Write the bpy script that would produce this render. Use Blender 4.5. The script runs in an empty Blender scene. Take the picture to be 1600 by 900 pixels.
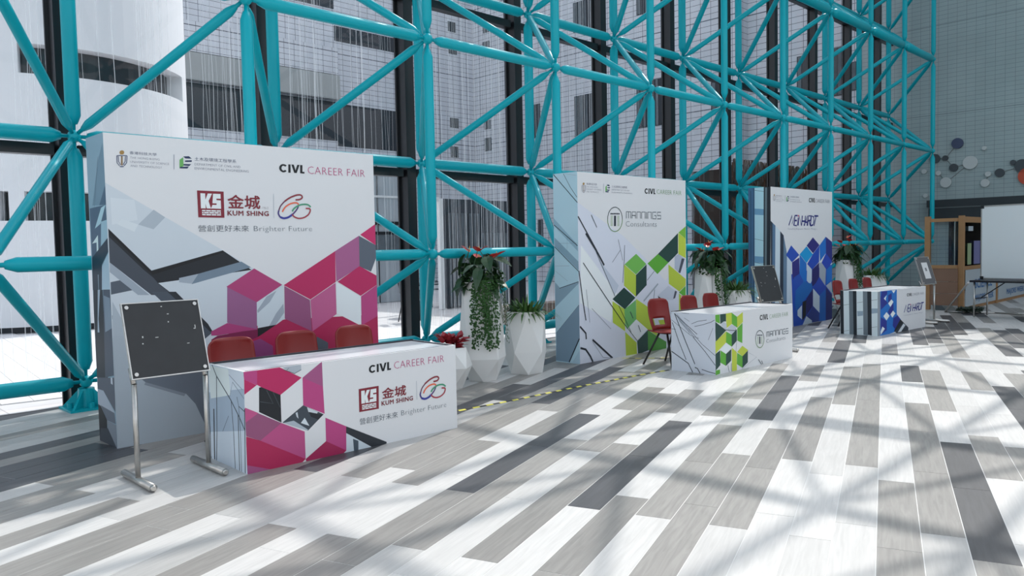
import bpy, bmesh, math, random
from mathutils import Vector, Matrix
random.seed(7)
C=bpy.context.scene.collection; SC=bpy.context.scene
# ---------------------------------------------------------------- camera
F,PITCH,ROLL,YAW=1219.1,.0517,-.02,.7894      # pixels at 1600 wide; radians
def to_world(v):   # level camera frame (right, forward, up) -> world (X along the glass wall, Y outwards)
    return Vector((v[0]*math.sin(YAW)+v[1]*math.cos(YAW), -v[0]*math.cos(YAW)+v[1]*math.sin(YAW), v[2]))
cp,sp,cr,sr=math.cos(PITCH),math.sin(PITCH),math.cos(ROLL),math.sin(ROLL)
fw=Vector((0,cp,-sp)); up=Vector((0,sp,cp)); rt=Vector((1,0,0))
r2=rt*cr+up*sr; u2=-rt*sr+up*cr
Rw,Uw,Fw=to_world(r2),to_world(u2),to_world(fw)
CAM=Vector((0,0,1.5))
cd=bpy.data.cameras.new('camera'); cam=bpy.data.objects.new('camera',cd); C.objects.link(cam)
cd.sensor_width=36; cd.lens=F/1600*36; cd.clip_start=.05; cd.clip_end=300
M=Matrix.Identity(4)
for i in range(3): M[i][0],M[i][1],M[i][2],M[i][3]=Rw[i],Uw[i],-Fw[i],CAM[i]
cam.matrix_world=M; SC.camera=cam
def px(p):
    d=Vector(p)-CAM; z=d.dot(Fw)
    return None if z<.2 else (800+F*d.dot(Rw)/z,450-F*d.dot(Uw)/z,z)
# ---------------------------------------------------------------- world, sun, exposure
SUN=Vector((.77,.2,1)).normalized()
w=bpy.data.worlds.new('sky'); SC.world=w; w.use_nodes=True
nt=w.node_tree; sk=nt.nodes.new('ShaderNodeTexSky'); sk.sky_type='NISHITA'; sk.sun_disc=False
sk.sun_elevation=math.asin(SUN.z); sk.sun_rotation=math.atan2(SUN.x,SUN.y); sk.altitude=50; sk.dust_density=2.0; sk.air_density=1.0
bg=nt.nodes['Background']; bg.inputs['Strength'].default_value=.355
hs=nt.nodes.new('ShaderNodeHueSaturation'); hs.inputs['Saturation'].default_value=.3
nt.links.new(sk.outputs[0],hs.inputs['Color']); nt.links.new(hs.outputs[0],bg.inputs['Color'])
ld=bpy.data.lights.new('sun','SUN'); ld.energy=2.75; ld.angle=.0093; ld.color=(1,.965,.91)
sun=bpy.data.objects.new('sun',ld); C.objects.link(sun); sun.location=(30,8,40); sun.rotation_euler=SUN.to_track_quat('Z','Y').to_euler()
SC.view_settings.view_transform='Standard'; SC.view_settings.look='None'; SC.view_settings.gamma=1; SC.view_settings.exposure=.05
SC.cycles.max_bounces=6; SC.cycles.diffuse_bounces=3; SC.cycles.glossy_bounces=3; SC.cycles.transparent_max_bounces=16; SC.cycles.transmission_bounces=4
SC.cycles.use_denoising=True
# ---------------------------------------------------------------- materials
def lin(c): 
    c/=255; return c/12.92 if c<=.04045 else ((c+.055)/1.055)**2.4
def s3(r,g,b,k=1): return tuple(min(.92,lin(x)*k) for x in (r,g,b))+(1,)
MATS={}
def mat(name,col,rough=.5,metal=0,noise=0,nscale=8,coat=0,bump=0,spec=.5):
    if name in MATS: return MATS[name]
    m=bpy.data.materials.new(name); m.use_nodes=True; n=m.node_tree; b=n.nodes['Principled BSDF']; MATS[name]=m
    b.inputs['Base Color'].default_value=col; b.inputs['Roughness'].default_value=rough; b.inputs['Metallic'].default_value=metal
    b.inputs['Specular IOR Level'].default_value=spec
    if coat: b.inputs['Coat Weight'].default_value=coat; b.inputs['Coat Roughness'].default_value=.15
    if noise or bump:
        tc=n.nodes.new('ShaderNodeTexCoord'); nz=n.nodes.new('ShaderNodeTexNoise'); nz.inputs['Scale'].default_value=nscale; nz.inputs['Detail'].default_value=4
        n.links.new(tc.outputs['Object'],nz.inputs['Vector'])
    if noise:
        mx=n.nodes.new('ShaderNodeMix'); mx.data_type='RGBA'; mx.inputs[6].default_value=tuple(c*(1-noise) for c in col[:3])+(1,); mx.inputs[7].default_value=tuple(min(1,c*(1+noise)) for c in col[:3])+(1,)
        n.links.new(nz.outputs['Fac'],mx.inputs[0]); n.links.new(mx.outputs[2],b.inputs['Base Color'])
    if bump:
        bp=n.nodes.new('ShaderNodeBump'); bp.inputs['Strength'].default_value=bump; bp.inputs['Distance'].default_value=.02; n.links.new(nz.outputs['Fac'],bp.inputs['Height']); n.links.new(bp.outputs[0],b.inputs['Normal'])
    return m
def plank_mat(name,col,var):
    m=bpy.data.materials.new(name); m.use_nodes=True; n=m.node_tree; b=n.nodes['Principled BSDF']; L=n.links
    tc=n.nodes.new('ShaderNodeTexCoord'); oi=n.nodes.new('ShaderNodeObjectInfo'); mp=n.nodes.new('ShaderNodeMapping'); mp.inputs['Scale'].default_value=(1.1,14,4)
    ad=n.nodes.new('ShaderNodeVectorMath'); ad.operation='ADD'; L.new(tc.outputs['Object'],ad.inputs[0]); 
    sc=n.nodes.new('ShaderNodeVectorMath'); sc.operation='SCALE'; sc.inputs['Scale'].default_value=37; L.new(oi.outputs['Random'],sc.inputs[0]); L.new(sc.outputs[0],ad.inputs[1])
    L.new(ad.outputs[0],mp.inputs['Vector'])
    nz=n.nodes.new('ShaderNodeTexNoise'); nz.inputs['Scale'].default_value=3; nz.inputs['Detail'].default_value=6; nz.inputs['Distortion'].default_value=.8; L.new(mp.outputs[0],nz.inputs['Vector'])
    rp=n.nodes.new('ShaderNodeValToRGB'); rp.color_ramp.elements[0].position=.3; rp.color_ramp.elements[1].position=.7
    rp.color_ramp.elements[0].color=tuple(c*(1-var) for c in col[:3])+(1,); rp.color_ramp.elements[1].color=tuple(min(.9,c*(1+var)) for c in col[:3])+(1,)
    L.new(nz.outputs['Fac'],rp.inputs[0]); hv=n.nodes.new('ShaderNodeHueSaturation'); L.new(rp.outputs[0],hv.inputs['Color'])
    mr=n.nodes.new('ShaderNodeMapRange'); mr.inputs[3].default_value=.9; mr.inputs[4].default_value=1.08; L.new(oi.outputs['Random'],mr.inputs[0]); L.new(mr.outputs[0],hv.inputs['Value'])
    L.new(hv.outputs[0],b.inputs['Base Color']); b.inputs['Roughness'].default_value=.42
    return m
PM={'W':plank_mat('plank_white',(.58,.568,.553,1),.08),'L':plank_mat('plank_light',(.47,.462,.45,1),.09),'G':plank_mat('plank_grey',(.27,.258,.243,1),.15),'D':plank_mat('plank_dark',(.062,.063,.07,1),.2)}
def tile_mat(name,col,joint,tw,th,mortar,off=0,plane='XZ',rough=.4,big=None):
    m=bpy.data.materials.new(name); m.use_nodes=True; n=m.node_tree; b=n.nodes['Principled BSDF']; L=n.links
    g=n.nodes.new('ShaderNodeNewGeometry'); sx=n.nodes.new('ShaderNodeSeparateXYZ'); L.new(g.outputs['Position'],sx.inputs[0])
    ax={'X':0,'Y':1,'Z':2}
    def grid(vec_out,size,wd):
        mo=n.nodes.new('ShaderNodeMath'); mo.operation='PINGPONG'; mo.inputs[1].default_value=size/2; L.new(vec_out,mo.inputs[0])
        lt=n.nodes.new('ShaderNodeMath'); lt.operation='LESS_THAN'; lt.inputs[1].default_value=wd; L.new(mo.outputs[0],lt.inputs[0]); return lt
    if plane=='AUTO':
        h=n.nodes.new('ShaderNodeMath'); h.operation='ADD'; L.new(sx.outputs[0],h.inputs[0]); L.new(sx.outputs[1],h.inputs[1]); hout=h.outputs[0]
    else: hout=sx.outputs[ax[plane[0]]]
    vout=sx.outputs[ax[plane[-1]]] if plane!='AUTO' else sx.outputs[2]
    a=grid(hout,tw,mortar); c=grid(vout,th,mortar); mxm=n.nodes.new('ShaderNodeMath'); mxm.operation='MAXIMUM'; L.new(a.outputs[0],mxm.inputs[0]); L.new(c.outputs[0],mxm.inputs[1]); o=mxm.outputs[0]
    if big:
        for src,size in ((hout,big[0]),(vout,big[1])):
            e=grid(src,size,mortar*2.2); mm=n.nodes.new('ShaderNodeMath'); mm.operation='MAXIMUM'; L.new(e.outputs[0],mm.inputs[0]); L.new(o,mm.inputs[1]); o=mm.outputs[0]
    nz=n.nodes.new('ShaderNodeTexNoise'); nz.inputs['Scale'].default_value=1.3; L.new(g.outputs['Position'],nz.inputs['Vector'])
    m1=n.nodes.new('ShaderNodeMix'); m1.data_type='RGBA'; m1.inputs[6].default_value=tuple(x*.85 for x in col[:3])+(1,); m1.inputs[7].default_value=tuple(min(1,x*1.12) for x in col[:3])+(1,); L.new(nz.outputs['Fac'],m1.inputs[0])
    m2=n.nodes.new('ShaderNodeMix'); m2.data_type='RGBA'; L.new(o,m2.inputs[0]); L.new(m1.outputs[2],m2.inputs[6]); m2.inputs[7].default_value=joint; L.new(m2.outputs[2],b.inputs['Base Color']); b.inputs['Roughness'].default_value=rough
    return m
def glass_mat():
    m=bpy.data.materials.new('window_glass'); m.use_nodes=True; n=m.node_tree; n.nodes.clear(); o=n.nodes.new('ShaderNodeOutputMaterial')
    t=n.nodes.new('ShaderNodeBsdfTransparent'); t.inputs[0].default_value=(.93,.96,.97,1); g=n.nodes.new('ShaderNodeBsdfGlossy'); g.inputs['Roughness'].default_value=.02
    f=n.nodes.new('ShaderNodeFresnel'); f.inputs[0].default_value=1.3; mx=n.nodes.new('ShaderNodeMixShader'); n.links.new(f.outputs[0],mx.inputs[0]); n.links.new(t.outputs[0],mx.inputs[1]); n.links.new(g.outputs[0],mx.inputs[2]); n.links.new(mx.outputs[0],o.inputs[0]); return m
GLASS=glass_mat()
def strand_mat():
    m=bpy.data.materials.new('strand'); m.use_nodes=True; n=m.node_tree; n.nodes.clear(); o=n.nodes.new('ShaderNodeOutputMaterial')
    t=n.nodes.new('ShaderNodeBsdfTransparent'); g=n.nodes.new('ShaderNodeBsdfTranslucent'); g.inputs[0].default_value=(.85,.9,.95,1); d=n.nodes.new('ShaderNodeBsdfDiffuse'); d.inputs[0].default_value=(.9,.93,.97,1)
    a=n.nodes.new('ShaderNodeMixShader'); a.inputs[0].default_value=.5; n.links.new(g.outputs[0],a.inputs[1]); n.links.new(d.outputs[0],a.inputs[2])
    mx=n.nodes.new('ShaderNodeMixShader'); mx.inputs[0].default_value=.55; n.links.new(t.outputs[0],mx.inputs[1]); n.links.new(a.outputs[0],mx.inputs[2]); n.links.new(mx.outputs[0],o.inputs[0]); return m
TEAL=mat('teal_paint',(.001,.40,.48,1),.34,0,spec=.3); BLACK=mat('black_metal',(.012,.013,.016,1),.35); WHITE=mat('booth_white',(.80,.81,.82,1),.5)
STEEL=mat('brushed_steel',(.55,.53,.5,1),.32,1,noise=.15,nscale=30); RED=mat('chair_red',(.26,.018,.016,1),.38); CHLEG=mat('chair_leg_black',(.015,.014,.014,1),.4)
BOARD=mat('blackboard',(.02,.021,.023,1),.45,noise=.3,nscale=9); POT=mat('pot_white',(.82,.82,.80,1),.5); LEAF=mat('leaf_dark',(.022,.06,.022,1),.35,noise=.5,nscale=20)
IVY=mat('ivy_leaf',(.03,.085,.022,1),.6,noise=.7,nscale=30,spec=.2); FERN=mat('fern_leaf',(.06,.14,.03,1),.45,noise=.5,nscale=25); FLOWER=mat('flower_red',(.55,.03,.03,1),.35); SPADIX=mat('spadix',(.75,.45,.1,1),.5); BROM=mat('bromeliad_red',(.36,.03,.045,1),.45,noise=.4,nscale=20)
WOOD=mat('pale_wood',(.36,.195,.085,1),.6,noise=.2,nscale=6); PLY=mat('brown_board',(.23,.13,.085,1),.65,noise=.1,nscale=3); SOIL=mat('soil',(.02,.015,.01,1),.9)
# ---------------------------------------------------------------- mesh helpers
class MB:
    def __init__(s): s.v=[]; s.f=[]; s.m=[]
    def face(s,ps,m=0): i=len(s.v); s.v+= [tuple(p) for p in ps]; s.f.append(tuple(range(i,i+len(ps)))); s.m.append(m)
    def box(s,a,b,m=0,R=None):
        i=len(s.v)
        for z in (a[2],b[2]):
            for x,y in ((a[0],a[1]),(b[0],a[1]),(b[0],b[1]),(a[0],b[1])):
                p=Vector((x,y,z)); s.v.append(tuple(R@p if R else p))
        for q in ((0,3,2,1),(4,5,6,7),(0,1,5,4),(1,2,6,5),(2,3,7,6),(3,0,4,7)): s.f.append(tuple(i+k for k in q)); s.m.append(m)
    def tube(s,p,q,r,r1=None,n=8,m=0,cap=True):
        r1=r if r1 is None else r1; p,q=Vector(p),Vector(q); d=(q-p).normalized(); a=d.orthogonal().normalized(); b=d.cross(a); i=len(s.v)
        for c,rr in ((p,r),(q,r1)):
            for k in range(n): t=2*math.pi*k/n; s.v.append(tuple(c+a*math.cos(t)*rr+b*math.sin(t)*rr))
        for k in range(n): s.f.append((i+k,i+(k+1)%n,i+n+(k+1)%n,i+n+k)); s.m.append(m)
        if cap: s.f.append(tuple(i+k for k in range(n-1,-1,-1))); s.m.append(m); s.f.append(tuple(i+n+k for k in range(n))); s.m.append(m)
    def rings(s,rs,m=0,cap=True):   # rs: list of point rings, same count
        i=len(s.v); n=len(rs[0])
        for r in rs: s.v+=[tuple(p) for p in r]
        for j in range(len(rs)-1):
            for k in range(n): s.f.append((i+j*n+k,i+j*n+(k+1)%n,i+(j+1)*n+(k+1)%n,i+(j+1)*n+k)); s.m.append(m)
        if cap: s.f.append(tuple(i+k for k in range(n-1,-1,-1))); s.m.append(m); j=(len(rs)-1)*n; s.f.append(tuple(i+j+k for k in range(n))); s.m.append(m)
    def mesh(s,name,mats,smooth=False):
        me=bpy.data.meshes.new(name); me.from_pydata(s.v,[],s.f)
        for m in (mats if isinstance(mats,(list,tuple)) else [mats]): me.materials.append(m)
        me.polygons.foreach_set('material_index',s.m)
        if smooth:
            me.polygons.foreach_set('use_smooth',[len(p.vertices)==4 for p in me.polygons])
        me.update(); return me
def link(name,me,parent=None,loc=None,rot=None):
    o=bpy.data.objects.new(name,me); C.objects.link(o); o.parent=parent
    if loc is not None: o.location=loc
    if rot is not None: o.rotation_euler=rot
    return o
def obj(name,mb,mats,parent=None,smooth=False,loc=None,rot=None): return link(name,mb.mesh(name,mats,smooth),parent,loc,rot)
def tag(o,label=None,cat=None,group=None,kind=None):
    if label: o['label']=label
    if cat: o['category']=cat
    if group: o['group']=group
    if kind: o['kind']=kind
    return o
def thing(name,label,cat,loc=(0,0,0),rotz=0,group=None):
    o=bpy.data.objects.new(name,None); C.objects.link(o); o.location=loc; o.rotation_euler=(0,0,rotz); return tag(o,label,cat,group)
def bxo(name,a,b,m,parent=None): k=MB(); k.box(a,b); return obj(name,k,m,parent)
def place(o,p,xax,zax):   # local x along xax, z along zax
    x=Vector(xax).normalized(); z=Vector(zax); z=(z-x*z.dot(x)).normalized(); y=z.cross(x)
    o.matrix_local=Matrix(((x.x,y.x,z.x,p[0]),(x.y,y.y,z.y,p[1]),(x.z,y.z,z.z,p[2]),(0,0,0,1)))
# ---------------------------------------------------------------- floor of planks
PW,PL,PA=.2032,1.187,math.radians(19.70)
pd=Vector((math.cos(PA),math.sin(PA))); pn=Vector((pd.y,-pd.x))
JOINTS=[(-25, -1, 'W', 'D'), (-23, -1, 'G', 'W'), (-21, -1, 'G', 'L'), (-20, -1, 'W', 'G'), (-18, -1, 'G', 'G'), (-18, 0, 'G', 'D'), (-16, 0, 'W', 'G'), (-15, -1, 'G', 'W'), (-15, 0, 'W', 'G'), (-15, 3, 'D', 'D'), (-15, 4, 'D', 'G'), (-14, 0, 'W', 'G'), (-14, 1, 'G', 'W'), (-13, -1, 'G', 'W'), (-12, -1, 'G', 'G'), (-12, 0, 'G', 'D'), (-12, 1, 'D', 'D'), (-12, 2, 'D', 'W'), (-11, -1, 'W', 'G'), (-11, 1, 'G', 'W'), (-11, 2, 'W', 'G'), (-10, 1, 'W', 'G'), (-10, 3, 'G', 'W'), (-10, 4, 'G', 'L'), (-10, 4, 'W', 'G'), (-9, -1, 'W', 'G'), (-9, 1, 'G', 'W'), (-8, 0, 'W', 'D'), (-8, 1, 'D', 'D'), (-8, 2, 'D', 'L'), (-8, 3, 'G', 'W'), (-7, -1, 'G', 'G'), (-7, 0, 'G', 'W'), (-7, 2, 'W', 'G'), (-7, 3, 'G', 'L'), (-6, 0, 'W', 'G'), (-6, 2, 'G', 'L'), (-6, 3, 'W', 'G'), (-5, 0, 'G', 'G'), (-5, 1, 'G', 'W'), (-5, 2, 'W', 'D'), (-5, 3, 'D', 'D'), (-5, 4, 'D', 'W'), (-4, 0, 'W', 'G'), (-4, 4, 'W', 'G'), (-4, 5, 'D', 'W'), (-3, 1, 'W', 'G'), (-3, 3, 'G', 'W'), (-2, 3, 'W', 'G'), (-2, 7, 'W', 'D'), (-1, 1, 'W', 'G'), (-1, 2, 'G', 'G'), (-1, 5, 'G', 'W'), (0, 0, 'G', 'G'), (0, 1, 'G', 'W'), (0, 6, 'W', 'G'), (1, 0, 'W', 'G'), (1, 1, 'G', 'G'), (1, 4, 'W', 'D'), (1, 5, 'D', 'W'), (2, 0, 'G', 'D'), (2, 1, 'D', 'D'), (2, 2, 'D', 'W'), (2, 3, 'W', 'G'), (2, 7, 'W', 'D'), (2, 9, 'D', 'G'), (3, 1, 'W', 'G'), (3, 2, 'G', 'W'), (3, 3, 'G', 'W'), (4, 2, 'G', 'W'), (4, 4, 'W', 'G'), (4, 5, 'G', 'W'), (5, 4, 'D', 'W'), (5, 11, 'D', 'W'), (6, 5, 'G', 'W'), (6, 9, 'W', 'D'), (8, 7, 'W', 'D'), (8, 9, 'D', 'W')]
tone={}; rows={}
for k,i,a,b in JOINTS: rows.setdefault(k,{})[i-1]=a; 
for k,i,a,b in JOINTS: rows.setdefault(k,{})[i]=b
for k,i,a in [(-27, -1, 'D'), (-27, -1, 'D'), (-27, -1, 'D'), (-26, -1, 'L'), (-26, -1, 'L'), (-26, -1, 'L'), (-24, -1, 'W'), (-25, -1, 'G'), (-24, -1, 'G'), (-23, -2, 'G'), (-21, -2, 'G'), (-21, -2, 'G'), (-21, -2, 'G'), (-20, -2, 'W'), (-20, -2, 'W'), (-20, -1, 'G'), (-20, -1, 'G'), (-20, -1, 'W'), (-19, -2, 'W'), (-19, -1, 'G'), (-18, -2, 'G'), (-19, -2, 'G'), (-19, -1, 'G'), (-17, -2, 'W'), (-17, -2, 'W'), (-17, -1, 'L'), (-15, -2, 'G'), (-15, -2, 'G'), (-16, -1, 'L'), (-14, -1, 'W'), (-13, -2, 'W'), (-15, -2, 'G'), (-13, -2, 'G'), (-13, -2, 'G'), (-12, -1, 'G'), (-12, -1, 'G'), (-12, -1, 'G'), (-11, -1, 'G'), (-11, -2, 'L'), (-12, 0, 'D'), (-10, -1, 'W'), (-13, 0, 'W'), (-14, 0, 'G'), (-14, 0, 'G'), (-16, 0, 'G'), (-1, -1, 'W'), (-2, -1, 'W'), (-3, -1, 'W'), (-1, 0, 'W'), (-2, 0, 'W'), (0, 4, 'W'), (0, 2, 'W'), (-5, -1, 'G'), (-4, -1, 'W'), (-6, -1, 'W'), (-8, -1, 'W'), (-7, -1, 'G'), (-5, -1, 'G'), (-1, 5, 'W'), (0, 1, 'W'), (-2, 1, 'W'), (-2, 1, 'W'), (1, -1, 'L'), (3, 0, 'W'), (3, -1, 'W'), (-5, 3, 'D'), (-27, -1, 'D'), (-28, -1, 'D'), (-26, -1, 'D'), (-27, -1, 'D'), (-28, -1, 'D'), (-27, -1, 'D'), (-31, -1, 'G'), (-33, -1, 'G'), (-32, 0, 'G'), (-32, 0, 'L'), (-29, -1, 'G'), (-31, -1, 'L'), (-22, -1, 'W'), (-22, -1, 'W'), (-22, -1, 'W'), (-22, -1, 'W')]: rows.setdefault(k,{})[i]=a
rng=random.Random(11)
def row_tones(k,lo,hi):
    kn=rows.get(k,{}); out={}; ks=sorted(kn)
    for a,b in zip(ks,ks[1:]):
        if b-a<=7 or kn[a]==kn[b]:
            for i in range(a+1,b): out[i]=kn[a] if (kn[a]==kn[b] or i-a<=(b-a)//2) else kn[b]
    out.update(kn); cur=kn[ks[0]] if ks else None; res={}
    for i in range(lo,hi+1):
        if i in out: cur=out[i]
        elif ks and (i==ks[0]-1): cur=kn[ks[0]]
        elif cur is None or rng.random()<.6:
            c=rng.random(); cur='W' if c<.38 else 'L' if c<.58 else 'G' if c<.86 else 'D'
        res[i]=cur
    return res
XMIN,XMAX,YMIN,YMAX=-7.0,24.9,-13.0,8.62
def clipxy(P):
    for f in (lambda p:p[0]-XMIN,lambda p:XMAX-p[0],lambda p:p[1]-YMIN,lambda p:YMAX-p[1]):
        out=[]
        for i in range(len(P)):
            a,b=P[i-1],P[i]; fa,fb=f(a),f(b)
            if (fa>=0)!=(fb>=0): t=fa/(fa-fb); out.append((a[0]+(b[0]-a[0])*t,a[1]+(b[1]-a[1])*t))
            if fb>=0: out.append(b)
        P=out
        if not P: break
    return P
k=MB(); k.box((XMIN,YMIN,-.3),(XMAX,YMAX,-.0012)); floor=obj('floor',k,mat('grout',(.72,.72,.71,1),.7)); floor['kind']='structure'
cells=[]
for r in range(-115,75):
    b0=4.145 if r%2==0 else 4.435
    T=row_tones(r,-18,30)
    for i,t in T.items():
        a0=b0+i*PL; G=.0022
        P=[]
        for u,v in ((a0+G,-.029+r*PW+G),(a0+G,-.029+(r+1)*PW-G),(a0+PL-G,-.029+(r+1)*PW-G),(a0+PL-G,-.029+r*PW+G)):
            q=pd*u+pn*v; P.append((q.x,q.y))
        Q=clipxy(P)
        if len(Q)<3: continue
        S=[px((x,y,0)) for x,y in Q]
        area=0; vis=False
        if all(S):
            area=abs(sum(S[j-1][0]*S[j][1]-S[j][0]*S[j-1][1] for j in range(len(S))))/2
            vis=max(s[0] for s in S)>0 and min(s[0] for s in S)<1600 and min(s[1] for s in S)<900 and max(s[1] for s in S)>0
        elif any(S): vis=False
        cells.append((area if vis else 0,t,P,Q,a0,r))
cells.sort(key=lambda c:-c[0])
pm={}
for t in 'WLGD':
    k=MB(); h=PL/2-.0022; w2=PW/2-.0022; k.box((-h,-w2,-.004),(h,w2,0)); pm[t]=k.mesh('plank',PM[t])
rest=MB(); TI={'W':0,'L':1,'G':2,'D':3}
for n,(area,t,P,Q,a0,r) in enumerate(cells):
    if n<300 and len(Q)==4 and all(abs(P[j][0]-q[0])<1e-6 for j,q in enumerate(Q)) :
        c=pd*(a0+PL/2)+pn*(-.029+(r+.5)*PW); o=link('plank',pm[t],floor,(c.x,c.y,0),(0,0,PA))
    elif n<300:
        k=MB(); c=pd*(a0+PL/2)+pn*(-.029+(r+.5)*PW); R=Matrix.Rotation(-PA,3,'Z')
        L=[R@Vector((x-c.x,y-c.y,0)) for x,y in Q]; k.rings([[Vector((p.x,p.y,-.008)) for p in L],[Vector((p.x,p.y,0)) for p in L]]); o=obj('plank',k,PM[t],floor,loc=(c.x,c.y,0),rot=(0,0,PA))
    else:
        rest.face([(x,y,0) for x,y in Q],TI[t])
def big_mat(t):   # same planks, world grain
    m=PM[t].copy(); m.name='plank_far_'+t
    n=m.node_tree
    mp=[x for x in n.nodes if x.type=='MAPPING'][0]; mp.vector_type='TEXTURE'; mp.inputs['Rotation'].default_value=(0,0,PA); mp.inputs['Scale'].default_value=(.9,.07,.25); return m
o=obj('plank',rest,[big_mat(t) for t in 'WLGD'],floor); o['kind']='stuff'
# ---------------------------------------------------------------- end wall, side walls (setting)
ETILE=tile_mat('grey_wall_tile',(.33,.40,.41,1),(.15,.18,.19,1),.24,.12,.0035,plane='YZ',big=(4.8,2.55))
k=MB(); X0,X1=24.9,25.25
k.box((X0,7.12,0),(X1,9.6,14)); k.box((X0,2.0,2.3),(X1,7.12,14)); k.box((X0,-13.3,0),(X1,2.0,14))
we=obj('wall_end',k,ETILE); we['kind']='structure'
k=MB(); k.box((25.26,1.8,-.02),(25.3,7.3,2.6)); k.box((25.3,1.8,0),(28,1.9,2.6)); k.box((25.3,7.2,0),(28,7.3,2.6)); k.box((28,1.8,0),(28.1,7.3,2.6)); k.box((25.26,1.8,2.55),(28.1,7.3,2.6))
k=MB(); k.box((25.26,7.14,0),(28,7.24,2.6)); k.box((25.26,1.8,0),(28,1.9,2.6)); k.box((28,1.8,0),(28.1,7.24,2.6)); k.box((25.26,1.8,2.5),(28.1,7.24,2.6)); k.box((25.26,1.8,-.1),(28.1,7.24,0))
o=obj('wall_shop',k,mat('shop_dark',(.03,.032,.035,1),.5)); o['kind']='structure'
BACKW=mat('back_wall',(.62,.62,.6,1),.8,noise=.05)
for nm,a,b in (('wall_back',(XMIN,-13.3,0),(24.9,-13,4.5)),('wall_left',(XMIN-.3,-13.3,0),(XMIN,8.6,3.2))):
    k=MB(); k.box(a,b); o=obj(nm,k,BACKW); o['kind']='structure'
# shop opening trims and canopy
cn=thing('canopy','dark metal canopy beam across the grey tiled wall above the shop opening','canopy',(24.6,4.6,2.0))
k=MB(); k.box((-.05,-3.0,.42),(.3,3.02,.62)); obj('upper_beam',k,mat('canopy_dark',(.02,.026,.032,1),.5),cn)
k=MB(); k.box((.0,-3.0,.02),(.3,2.98,.38)); obj('lower_beam',k,MATS['canopy_dark'],cn)
k=MB(); k.box((-.02,-3.0,.38),(.3,3.0,.42)); obj('gutter',k,mat('canopy_grey',(.12,.14,.15,1),.5),cn)
sf=thing('shopfront','dark shop entrance with thin frame in the grey tiled wall','shopfront',(24.9,4.55,0))
k=MB(); k.box((-.03,2.5,0),(.05,2.57,2.0)); obj('frame',k,BLACK,sf)
k=MB(); k.box((-.03,2.40,0),(.03,2.43,2.0)); obj('door_edge',k,STEEL,sf)
k=MB(); k.box((0,-2.4,0),(.01,2.4,1.98)); obj('pane',k,GLASS,sf)
rs=thing('shop_shelf','pale shelf unit with goods inside the dark shop','shelf',(26.2,5.9,0))
k=MB()
for z in (.1,.5,.9,1.3): k.box((-.2,-.6,z),(.2,.3,z+.03))
k.box((-.2,.3,0),(.2,.33,1.6)); k.box((-.2,-.63,0),(.2,-.6,1.6)); obj('shelving',k,mat('shelf_pale',(.5,.52,.4,1),.6),rs)
# wall sculpture of discs
DISCS=[(1496,224,8,'n'),(1477,247,4,'g'),(1490,262,6,'g'),(1461,248,7,'g'),(1516,254,10,'w'),(1444,268,3.5,'w'),(1466.5,270.5,3.6,'w'),(1478,285,7.7,'w'),(1538,231.5,3,'w'),(1539.5,286,6,'w'),(1544,272,4,'w'),(1562,270,6.5,'g'),(1583,254,4,'g'),(1597,259,10,'g'),(1606,275,13,'o'),(1446,306,3,'w')]
DM={'n':mat('disc_navy',(.05,.065,.13,1),.5),'g':mat('disc_grey',(.05,.06,.07,1),.5),'w':mat('disc_white',(.5,.53,.53,1),.5),'o':mat('disc_orange',(.5,.07,.03,1),.5)}
def wall_pt(x,y,X):
    d=Rw*((x-800)/F)+Uw*(-(y-450)/F)+Fw; t=X/d.x; return CAM+d*t,t
DP=[]
ws=thing('wall_sculpture','cluster of white, grey and orange discs joined by rods on the grey tiled wall','sculpture',(24.9,6.5,2.9))
for x,y,r,c in DISCS:
    p,t=wall_pt(x,y,24.86); R=r*t/F*1.02; DP.append(p); q=p-ws.location
    k=MB(); k.tube((q.x-.03,q.y,q.z),(q.x+.04,q.y,q.z),R,R,24); obj('disc',k,DM[c],ws,True)
for a,b in ((1,0),(1,2),(1,3),(7,4),(6,7),(10,9),(11,13),(4,2)):
    k=MB(); k.tube(DP[a]-ws.location+Vector((.025,0,0)),DP[b]-ws.location+Vector((.025,0,0)),.009,n=6); obj('rod',k,mat('rod_grey',(.2,.22,.22,1),.4),ws)
# ---------------------------------------------------------------- space frame
S,OX,OY,DEP,ZI,ZO,DZ=2.139,2.392,8.42,1.51,3.847,5.068,2.4024
sfm=thing('space_frame','turquoise tubular steel space frame standing along the glass wall','frame',(0,0,0))
TM={}
def tube_mesh(L,r):
    key=(round(L,3),r)
    if key not in TM:
        k=MB(); n=14; x=[(.055,.018),(.115,.020),(.12,r*.55),(.20,r),(L-.20,r),(L-.12,r*.55),(L-.115,.020),(L-.055,.018)]
        ring=[[Vector((a,math.cos(2*math.pi*j/n)*q,math.sin(2*math.pi*j/n)*q)) for j in range(n)] for a,q in x]; k.rings(ring); TM[key]=k.mesh('tube',TEAL,True)
    return TM[key]
def tube(name,a,b,r,parent):
    a,b=Vector(a),Vector(b); o=link(name,tube_mesh((b-a).length,r),parent); place(o,a,b-a,(0,0,1) if abs((b-a).normalized().z)<.9 else (0,1,0)); return o
k=MB(); n=12; rr=.062
k.rings([[Vector((math.cos(2*math.pi*j/n)*rr*math.sin(t),math.sin(2*math.pi*j/n)*rr*math.sin(t),-rr*math.cos(t))) for j in range(n)] for t in (.25,.6,1.0,1.4,1.75,2.15,2.55,2.9)]); NODE=k.mesh('node_ball',TEAL,True)
Onode=lambda i,j:(OX+S*i,OY,ZO-DZ*(j-1)); Inode=lambda i,j:(OX+S*(i+.5),OY-DEP,ZI-DZ*(j-1))
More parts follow.
